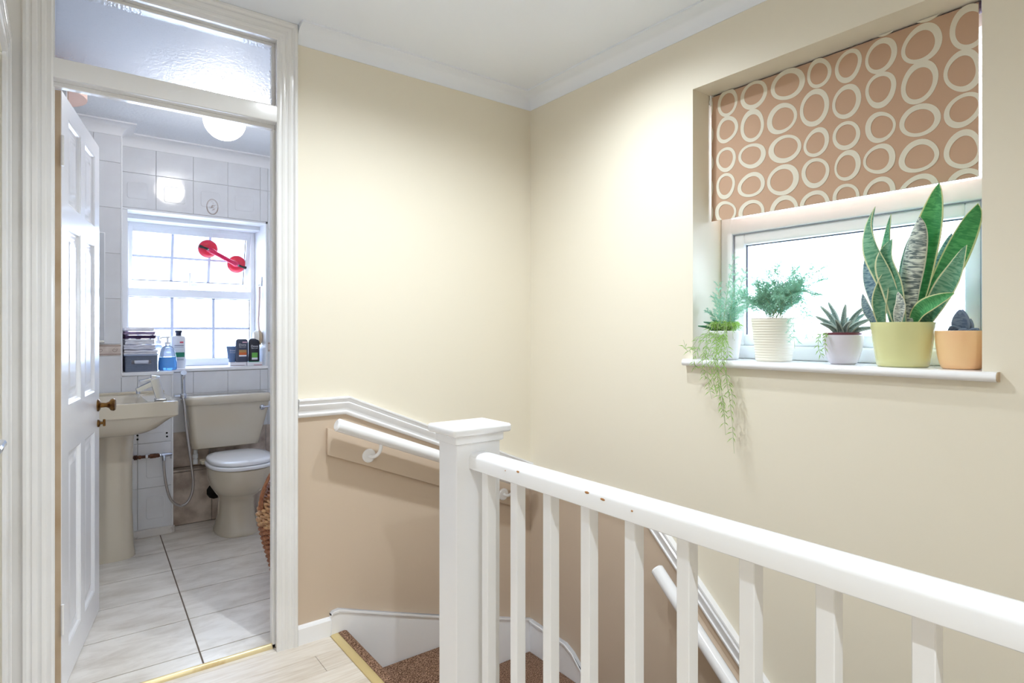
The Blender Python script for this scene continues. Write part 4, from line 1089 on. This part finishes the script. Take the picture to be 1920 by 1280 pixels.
def leaf_mat(name, c1, c2, edge, band=26, tl=.3, edge_w=.45):
    m = mat(name, c1, .42, spec=.4)
    nt = m.node_tree; N = nt.nodes; L = nt.links; p = N['Principled BSDF']
    uv = N.new('ShaderNodeUVMap'); uv.uv_map = 'leaf'
    sp_ = N.new('ShaderNodeSeparateXYZ'); L.new(uv.outputs[0], sp_.inputs[0])
    mp = N.new('ShaderNodeMapping'); mp.inputs['Scale'].default_value = (1.2, band, 1); L.new(uv.outputs[0], mp.inputs['Vector'])
    n = N.new('ShaderNodeTexNoise'); n.inputs['Scale'].default_value = 1.6; n.inputs['Detail'].default_value = 4; n.inputs['Distortion'].default_value = .8; L.new(mp.outputs[0], n.inputs['Vector'])
    r = N.new('ShaderNodeValToRGB'); r.color_ramp.elements[0].position = .42; r.color_ramp.elements[1].position = .58
    r.color_ramp.elements[0].color = c1; r.color_ramp.elements[1].color = c2; L.new(n.outputs['Fac'], r.inputs['Fac'])
    s1 = N.new('ShaderNodeMath'); s1.operation = 'SUBTRACT'; s1.inputs[1].default_value = .5; L.new(sp_.outputs[0], s1.inputs[0])
    s2 = N.new('ShaderNodeMath'); s2.operation = 'ABSOLUTE'; L.new(s1.outputs[0], s2.inputs[0])
    s3 = N.new('ShaderNodeMath'); s3.operation = 'GREATER_THAN'; s3.inputs[1].default_value = edge_w; L.new(s2.outputs[0], s3.inputs[0])
    mx = N.new('ShaderNodeMixRGB'); L.new(s3.outputs[0], mx.inputs[0]); L.new(r.outputs[0], mx.inputs[1]); mx.inputs[2].default_value = edge
    L.new(mx.outputs[0], p.inputs['Base Color'])
    t = N.new('ShaderNodeBsdfTranslucent'); L.new(mx.outputs[0], t.inputs['Color'])
    ms = N.new('ShaderNodeMixShader'); ms.inputs[0].default_value = tl
    L.new(p.outputs[0], ms.inputs[1]); L.new(t.outputs[0], ms.inputs[2]); L.new(ms.outputs[0], N['Material Output'].inputs['Surface'])
    return m

def blade(root, spine, width, m, name='leaf', cup=.25, twist=(0, 0), wprof=None, face=(-1, 0, 0), thick=.0022, label=None):
    """leaf blade along a spine (world coordinates minus root location)"""
    P = spline(spine, 6); n = len(P); me = bpy.data.meshes.new(name); V = []; F_ = []; UV = []
    fc = Vector(face)
    wprof = wprof or (lambda t: (.55+.75*math.sin(min(t*1.25, 1)*math.pi*.62))*(1-t**3.2)**.8 if t < 1 else 0)
    nc = 7
    for i in range(n):
        t = i/(n-1); T = (P[min(i+1, n-1)]-P[max(i-1, 0)]).normalized()
        sd = T.cross(fc).normalized(); nn = sd.cross(T).normalized()
        a = math.radians(twist[0]+(twist[1]-twist[0])*t); sd, nn = sd*math.cos(a)+nn*math.sin(a), nn*math.cos(a)-sd*math.sin(a)
        hw = max(width/2*wprof(t), .0006)
        for j in range(nc):
            u = j/(nc-1)*2-1
            V.append(P[i]+sd*(u*hw)+nn*(cup*hw*(u*u))); UV.append(((u+1)/2, t))
    for i in range(n-1):
        for j in range(nc-1): F_.append((i*nc+j, i*nc+j+1, (i+1)*nc+j+1, (i+1)*nc+j))
    me.from_pydata([tuple(v) for v in V], [], F_)
    ul = me.uv_layers.new(name='leaf')
    for l in me.loops: ul.data[l.index].uv = UV[l.vertex_index]
    o = link(name, me, [m], root, 80, label=label)
    sm = o.modifiers.new('thickness', 'SOLIDIFY'); sm.thickness = thick; sm.offset = 0
    return o

# --- snake plant
snake_a = leaf_mat('banded_snake_leaf', srgb(98, 156, 126), srgb(146, 192, 160), srgb(232, 234, 192), 24)
snake_b = leaf_mat('deep_green_snake_leaf', srgb(78, 158, 98), srgb(108, 190, 122), srgb(230, 232, 178), 30)
snake_g = leaf_mat('silver_banded_snake_leaf', srgb(104, 118, 118), srgb(224, 230, 218), srgb(226, 226, 206), 34, .15)
snake_d = leaf_mat('dusky_snake_leaf', srgb(104, 132, 148), srgb(166, 188, 192), srgb(206, 212, 190), 20, .2)
P4 = Vector((1.985, .7117, SZ))
sn = thing('snake_plant', 'tall banded snake plant in a pale yellow green pot on the sill', 'plant', P4)
pot(sn, .066, .084, .130, mat('pale_yellow_green_glaze', srgb(214, 214, 158), .25, coat=.2))
def snake(pts, xs, wd, m, **k):
    blade(sn, [(x-P4.x, y-P4.y, z-P4.z) for (y, z), x in zip(pts, xs)], wd*1.12, m, **k)
rootw = lambda t: (.42+.62*math.sin(min(t*1.5, 1)*math.pi/2))*(1-t**2.6)**.75 if t < 1 else 0
snake([(.690, 1.232), (.668, 1.34), (.655, 1.43), (.633, 1.53), (.613, 1.637)], [1.985, 1.98, 1.975, 1.97, 1.965], .088, snake_b, twist=(20, -8), cup=.5, wprof=rootw)
snake([(.706, 1.232), (.735, 1.365), (.768, 1.46), (.779, 1.53), (.772, 1.595)], [1.96, 1.945, 1.94, 1.945, 1.95], .062, snake_a, twist=(-10, 62), cup=.55, wprof=rootw)
snake([(.734, 1.232), (.758, 1.385), (.756, 1.465), (.744, 1.572)], [2.0, 2.0, 2.0, 1.99], .05, snake_a, twist=(10, 45), cup=.5, wprof=rootw)
snake([(.672, 1.232), (.628, 1.345), (.588, 1.446), (.55, 1.53), (.526, 1.565)], [2.0, 2.0, 2.0, 1.99, 1.97], .072, snake_b, twist=(-30, -62), cup=.5, wprof=rootw)
snake([(.662, 1.232), (.613, 1.321), (.575, 1.385), (.549, 1.456)], [1.98, 1.975, 1.97, 1.965], .056, snake_a, twist=(-25, 30), cup=.55, wprof=rootw)
snake([(.672, 1.236), (.648, 1.277), (.61, 1.302), (.564, 1.324)], [1.95, 1.94, 1.93, 1.92], .046, snake_b, twist=(20, 10), cup=.6, wprof=rootw)
snake([(.768, 1.232), (.790, 1.322), (.809, 1.389), (.818, 1.46)], [2.0, 2.0, 2.0, 2.0], .038, snake_d, cup=.4, wprof=rootw)
snake([(.700, 1.232), (.714, 1.348), (.731, 1.427), (.722, 1.492)], [1.945, 1.935, 1.93, 1.94], .064, snake_a, twist=(-5, 25), cup=.6, wprof=rootw)
snake([(.713, 1.24), (.708, 1.351), (.704, 1.431), (.70, 1.51)], [2.02, 2.02, 2.02, 2.02], .052, snake_d, cup=.4, wprof=rootw)
snake([(.684, 1.235), (.680, 1.337), (.668, 1.42), (.656, 1.50), (.652, 1.545)], [1.945, 1.935, 1.93, 1.935, 1.94], .048, snake_g, twist=(0, 15), cup=-.4)
snake([(.768, 1.236), (.784, 1.272), (.794, 1.301), (.803, 1.335)], [1.95, 1.945, 1.94, 1.94], .026, snake_d, cup=.5, wprof=rootw)
snake([(.671, 1.24), (.638, 1.362), (.617, 1.437), (.603, 1.501)], [2.03, 2.03, 2.03, 2.03], .05, snake_d, twist=(0, -20), wprof=rootw)
snake([(.745, 1.236), (.752, 1.30), (.748, 1.35), (.74, 1.40)], [1.93, 1.925, 1.93, 1.935], .04, snake_a, twist=(-20, -40), cup=.6, wprof=rootw)
snake([(.70, 1.236), (.694, 1.27), (.69, 1.30), (.70, 1.335)], [1.92, 1.915, 1.915, 1.92], .03, snake_g, cup=.5, wprof=rootw)

# --- peach pot with a grey succulent
P5 = Vector((1.985, .567, SZ))
pk = thing('grey_succulent', 'blue grey succulent in a rounded peach pot at the right end of the sill', 'plant', P5)
pot(pk, .046, .0605, .105, mat('peach_glaze', srgb(238, 200, 150), .3, noise=(7, srgb(234, 186, 140), 3)), curve=.3)
gs = leaf_mat('blue_grey_succulent_leaf', srgb(92, 108, 134), srgb(124, 140, 160), srgb(120, 134, 156), 8, .1)
ov_w = lambda t: math.sin(math.pi*min(max(.12+t*.86, 0), 1))**.7
for (y, z, x, wd, tx) in ((0, .075, -.006, .042, .0), (.018, .03, -.02, .034, 0), (-.016, .05, .006, .034, 0), (.0, .05, .02, .036, 0), (.045, .012, -.012, .02, 0), (-.042, .02, -.01, .024, 0), (-.02, .02, -.03, .03, 0)):
    blade(pk, [(x*.3, y*.25, .088), (x*.7, y*.6, .088+z*.5), (x, y, .088+z)], wd, gs, thick=.008, cup=.25, wprof=ov_w)

# --- lilac pot with a star succulent
P3 = Vector((1.985, .88, SZ))
ss_ = thing('star_succulent', 'spiky grey green succulent in a small lilac grey pot on the sill', 'plant', P3)
pot(ss_, .038, .058, .092, mat('lilac_grey_glaze', srgb(206, 202, 212), .25, coat=.2), curve=.25)
w = MB(); w.lathe([(.044, .08), (.052, .086), (.053, .099), (.05, .1), (.048, .09)], (0, 0, 0), 32); w.build('inner_pot_rim', [mat('maroon_plastic', srgb(104, 50, 62), .5)], ss_, label='maroon rim of the inner nursery pot')
sg_ = leaf_mat('speckled_grey_green_leaf', srgb(96, 122, 116), srgb(150, 172, 164), srgb(176, 192, 184), 40, .12, .46)
for (y, z, x) in ((.068, .085, -.005), (.076, .052, -.02), (.055, .098, .02), (-.012, .088, -.01), (-.066, .082, .0), (-.088, .042, -.012), (-.094, .015, .0), (.05, .03, -.045), (-.045, .035, -.045), (.0, .05, .04), (-.05, .06, .04), (.05, .05, .045), (.0, .04, -.05)):
    blade(ss_, [(x*.1, y*.1, .09), (x*.5, y*.5, .10+z*.55), (x, y, .10+z)], .021, sg_, thick=.005, cup=.6, wprof=lambda t: (1-t)**.55 if t < 1 else 0)

# --- asparagus ferns
def fern_mat(name, c, tl=.4):
    m = mat(name, c, .6, spec=.2); nt = m.node_tree; N = nt.nodes; L = nt.links
    t = N.new('ShaderNodeBsdfTranslucent'); t.inputs['Color'].default_value = c
    mx = N.new('ShaderNodeMixShader'); mx.inputs[0].default_value = tl
    L.new(N['Principled BSDF'].outputs[0], mx.inputs[1]); L.new(t.outputs[0], mx.inputs[2]); L.new(mx.outputs[0], N['Material Output'].inputs['Surface'])
    return m
fm1 = fern_mat('pale_teal_fern', srgb(150, 198, 174), .15); fm2 = fern_mat('lime_fern', srgb(140, 182, 86)); stemm = mat('pale_stem', srgb(160, 176, 130), .6)
def inside(v):                                   # keep foliage between the glass, reveals and the room
    v.x = min(v.x, 2.078); v.y = min(v.y, 1.383); return v
def frond(V, F_, ST, root, pts, den=16, side=.045, nl=.010, start=.3, loc=None):
    P = [Vector(p) for p in spline([Vector(q) for q in pts], 10)]; ST.append(P)
    for i in range(den):
        t = start+(1-start)*i/den; k = min(int(t*(len(P)-1)), len(P)-2); b = P[k]; T = (P[k+1]-P[k]).normalized()
        for sgn in (-1, 1):
            d = (Vector((random.uniform(-.7, .7), sgn*random.uniform(.4, 1), random.uniform(-.2, .5)))+T*.8).normalized()
            ln = side*(1.15-.7*t)*random.uniform(.7, 1.2)
            for q in range(11):
                c = b+d*ln*(q+.5)/11; c = c-Vector((0, 0, .12*ln*(q/11)**2))
                for r in range(2):
                    nd = (d*.6+Vector((random.uniform(-1, 1), random.uniform(-1, 1), random.uniform(-1, 1)))).normalized()*nl*random.uniform(.6, 1.2)
                    sd = nd.cross(Vector((-1, .3, .2))).normalized()*.0009
                    j = len(V); V += [c-sd, c+sd, c+nd]; F_.append((j, j+1, j+2))
def fern_build(root, V, F_, ST, m, name):
    L0 = Vector(root.location)
    me = bpy.data.meshes.new(name); me.from_pydata([tuple(inside(v+L0)-L0) for v in V], [], F_)
    link(name, me, [m], root, 0, kind='stuff')
    for P in ST:
        w = MB(); w.tube([inside(p+L0)-L0 for p in P], [.0014-.0009*i/len(P) for i in range(len(P))], 5); w.build('stem', [stemm], root)
P2 = Vector((1.985, 1.111, SZ))
f2 = thing('asparagus_fern', 'feathery asparagus fern in the cream ribbed pot on the sill', 'plant', P2)
crm = mat('cream_ribbed_glaze', srgb(232, 228, 214), .4)
w = MB(); pr = [(.056, 0)]
for k in range(17): pr += [(.058+.0148*k/16, .003+.142*k/16), (.0595+.0148*k/16, .006+.142*k/16)]
pr += [(.0735, .149), (.069, .149), (.066, .12), (.05, .01)]
w.lathe(pr, (0, 0, 0), 40); w.build('pot', [crm], f2, smooth=30)
w = MB(); w.lathe([(.066, .122), (.066, .13), (.001, .133)], (0, 0, 0), 24); w.build('soil', ['hole'], f2)
V, F_, ST = [], [], []
for (y, z, x, dr_) in ((1.215, 1.30, -.02, .03), (1.235, 1.37, .0, .0), (1.13, 1.40, -.04, .0), (.93, 1.40, .02, .02), (.98, 1.26, .0, .06), (1.06, 1.41, .04, 0), (.985, 1.40, -.04, 0), (1.17, 1.42, -.03, 0), (1.203, 1.345, -.02, 0), (1.20, 1.40, .02, 0), (1.152, 1.45, .03, 0), (1.10, 1.47, .0, 0), (1.083, 1.45, -.03, 0), (1.04, 1.455, .03, 0), (1.018, 1.44, -.01, 0), (.97, 1.45, .02, .01), (.905, 1.455, .0, .015), (1.0, 1.38, -.03, .0), (.945, 1.335, -.01, .03), (.965, 1.20, -.02, .07), (1.01, 1.165, -.05, .10), (1.16, 1.30, -.05, .03), (1.05, 1.33, -.06, .04)):
    tip = Vector((x, y-1.111, z-SZ)); b = Vector((random.uniform(-.02, .02), random.uniform(-.02, .02), .13))
    mid = b.lerp(tip, random.uniform(.42, .6))+Vector((random.uniform(-.015, .015), random.uniform(-.02, .02), .015+dr_*1.3))
    frond(V, F_, ST, f2, [b, b.lerp(mid, .5)+Vector((0, 0, .02)), mid, tip], 22, .06, .013, .16)
fern_build(f2, V, F_, ST, fm1, 'foliage')

P1 = Vector((1.975, 1.292, SZ))
f1 = thing('trailing_fern', 'light green fern trailing over the left end of the sill from a white pot', 'plant', P1)
pot(f1, .044, .058, .105, mat('white_pot_glaze', srgb(232, 234, 238), .3))
V, F_, ST = [], [], []
for (y, z, x) in ((1.267, 1.515, .02), (1.334, 1.41, .01), (1.224, 1.455, .03), (1.28, 1.45, .05), (1.25, 1.38, -.01), (1.369, 1.30, -.01), (1.36, 1.36, .02), (1.215, 1.30, -.02), (1.22, 1.35, .0)):
    tip = Vector((x, y-P1.y, z-SZ)); b = Vector((random.uniform(-.02, .02), random.uniform(-.02, .02), .09)); mid = b.lerp(tip, .5)+Vector((0, 0, .02))
    frond(V, F_, ST, f1, [b, b.lerp(mid, .5), mid, tip], 13, .042)
fern_build(f1, V, F_, ST, fm1, 'foliage')
# trailing stems with slender leaflets
trl = leaf_mat('lime_leaflet', srgb(118, 166, 72), srgb(168, 196, 106), srgb(176, 200, 120), 6, .4, .48)
def trail(root, pts, nl=16, ll=.026, m=trl, s0=.15):
    L0 = Vector(root.location); P = [p-L0 for p in spline([Vector(q) for q in pts], 8)]
    w = MB(); w.tube(P, [.0013-.0007*i/len(P) for i in range(len(P))], 5); st_ = w.build('trailing_stem', [stemm], root)
    V, F_ = [], []
    for i in range(nl):
        k = int((s0+(1-s0)*i/nl)*(len(P)-2)); b = P[k]; T = (P[k+1]-P[k]).normalized()
        for sgn in (-1, 1):
            d = (Vector((random.uniform(-.9, .15), sgn*random.uniform(.5, 1), random.uniform(-.5, .5)))+T*.7).normalized()
            sd = d.cross(Vector((-1, 0, .3))).normalized()*.0017; l = ll*random.uniform(.6, 1.15); j = len(V)
            V += [b, b+d*l*.5+sd, b+d*l-Vector((0, 0, .2*l)), b+d*l*.5-sd]; F_.append((j, j+1, j+2, j+3))
    for v in V: v.x = min(v.x, XB-.004-L0.x) if v.z < -.03 else v.x
    me = bpy.data.meshes.new('leaflets'); me.from_pydata([tuple(v) for v in V], [], F_); ul = me.uv_layers.new(name='leaf')
    for l in me.loops: ul.data[l.index].uv = ((.5, .0), (.7, .5), (.5, 1), (.3, .5))[l.index % 4]
    link('leaflets', me, [m], st_, 0, kind='stuff')
for (y, ye, ze, x) in ((1.33, 1.36, 1.17, 1.87), (1.35, 1.395, 1.19, 1.86), (1.34, 1.345, 1.09, 1.855), (1.31, 1.315, 1.05, 1.86), (1.29, 1.285, .98, 1.85), (1.27, 1.262, 1.0, 1.845), (1.26, 1.24, .92, 1.85), (1.25, 1.225, .86, 1.845), (1.255, 1.20, .95, 1.855), (1.24, 1.195, .80, 1.85), (1.27, 1.22, .90, 1.835), (1.30, 1.30, 1.12, 1.86), (1.32, 1.33, 1.13, 1.90), (1.28, 1.27, 1.14, 1.89), (1.245, 1.22, 1.13, 1.895)):
    top = Vector((P1.x-.03, P1.y+(y-P1.y)*.4, SZ+.105)); e = Vector((P1.x-.06, y, SZ+.10))
    n = max(8, int((1.25-ze)*46))
    trail(f1, [top, (P1.x-.075, y, SZ+.085), (x, (y+ye)/2, min(SZ+.03, (SZ+ze)/2+.06)), (x, ye, ze)] if ze > SZ else [top, (P1.x-.08, y, SZ+.07), (x, (y+ye)/2, SZ+.0), (x+.008, ye, (SZ+ze)/2-.01), (x+.012, ye-.01, ze)], n)
for k in range(34):                              # bushy crown leaflets on short stems
    a = random.uniform(0, 6.28); r = random.uniform(.03, .075)
    b = Vector((P1.x+.02*math.cos(a), P1.y+.02*math.sin(a), SZ+.10)); x = min(P1.x+r*math.cos(a), 2.06); y = min(P1.y+r*math.sin(a)*1.0, 1.38)
    trail(f1, [b, ((b.x+x)/2, (b.y+y)/2, SZ+.135), (x, y, SZ+random.uniform(.06, .13))], 6, .022)
spk = leaf_mat('dark_spiky_leaf', srgb(34, 88, 62), srgb(52, 112, 78), srgb(60, 120, 84), 10, .1)
for (y, z, x, wd) in ((-.028, .165, .03, .022), (.075, .065, -.03, .014), (.085, .045, -.05, .013), (.05, .075, -.01, .014)):
    blade(f1, [(x*.2, y*.2, .09), (x*.6, y*.6, .09+z*.6), (x, y, .09+z*.75)], wd, spk, 'spiky_leaf', thick=.004, cup=.5, wprof=lambda t: (1-t)**.6 if t < 1 else 0, label='dark pointed succulent leaf')
# a few strands from the middle pots that hang over the sill edge
for root, pts in ((ss_, [(1.94, .915, SZ+.095), (1.915, .92, SZ+.09), (1.905, .918, SZ+.05), (1.90, .90, SZ+.02)]), (ss_, [(1.94, .905, SZ+.098), (1.912, .902, SZ+.085), (1.905, .895, SZ+.03)])):
    trail(root, pts, 7, .018)
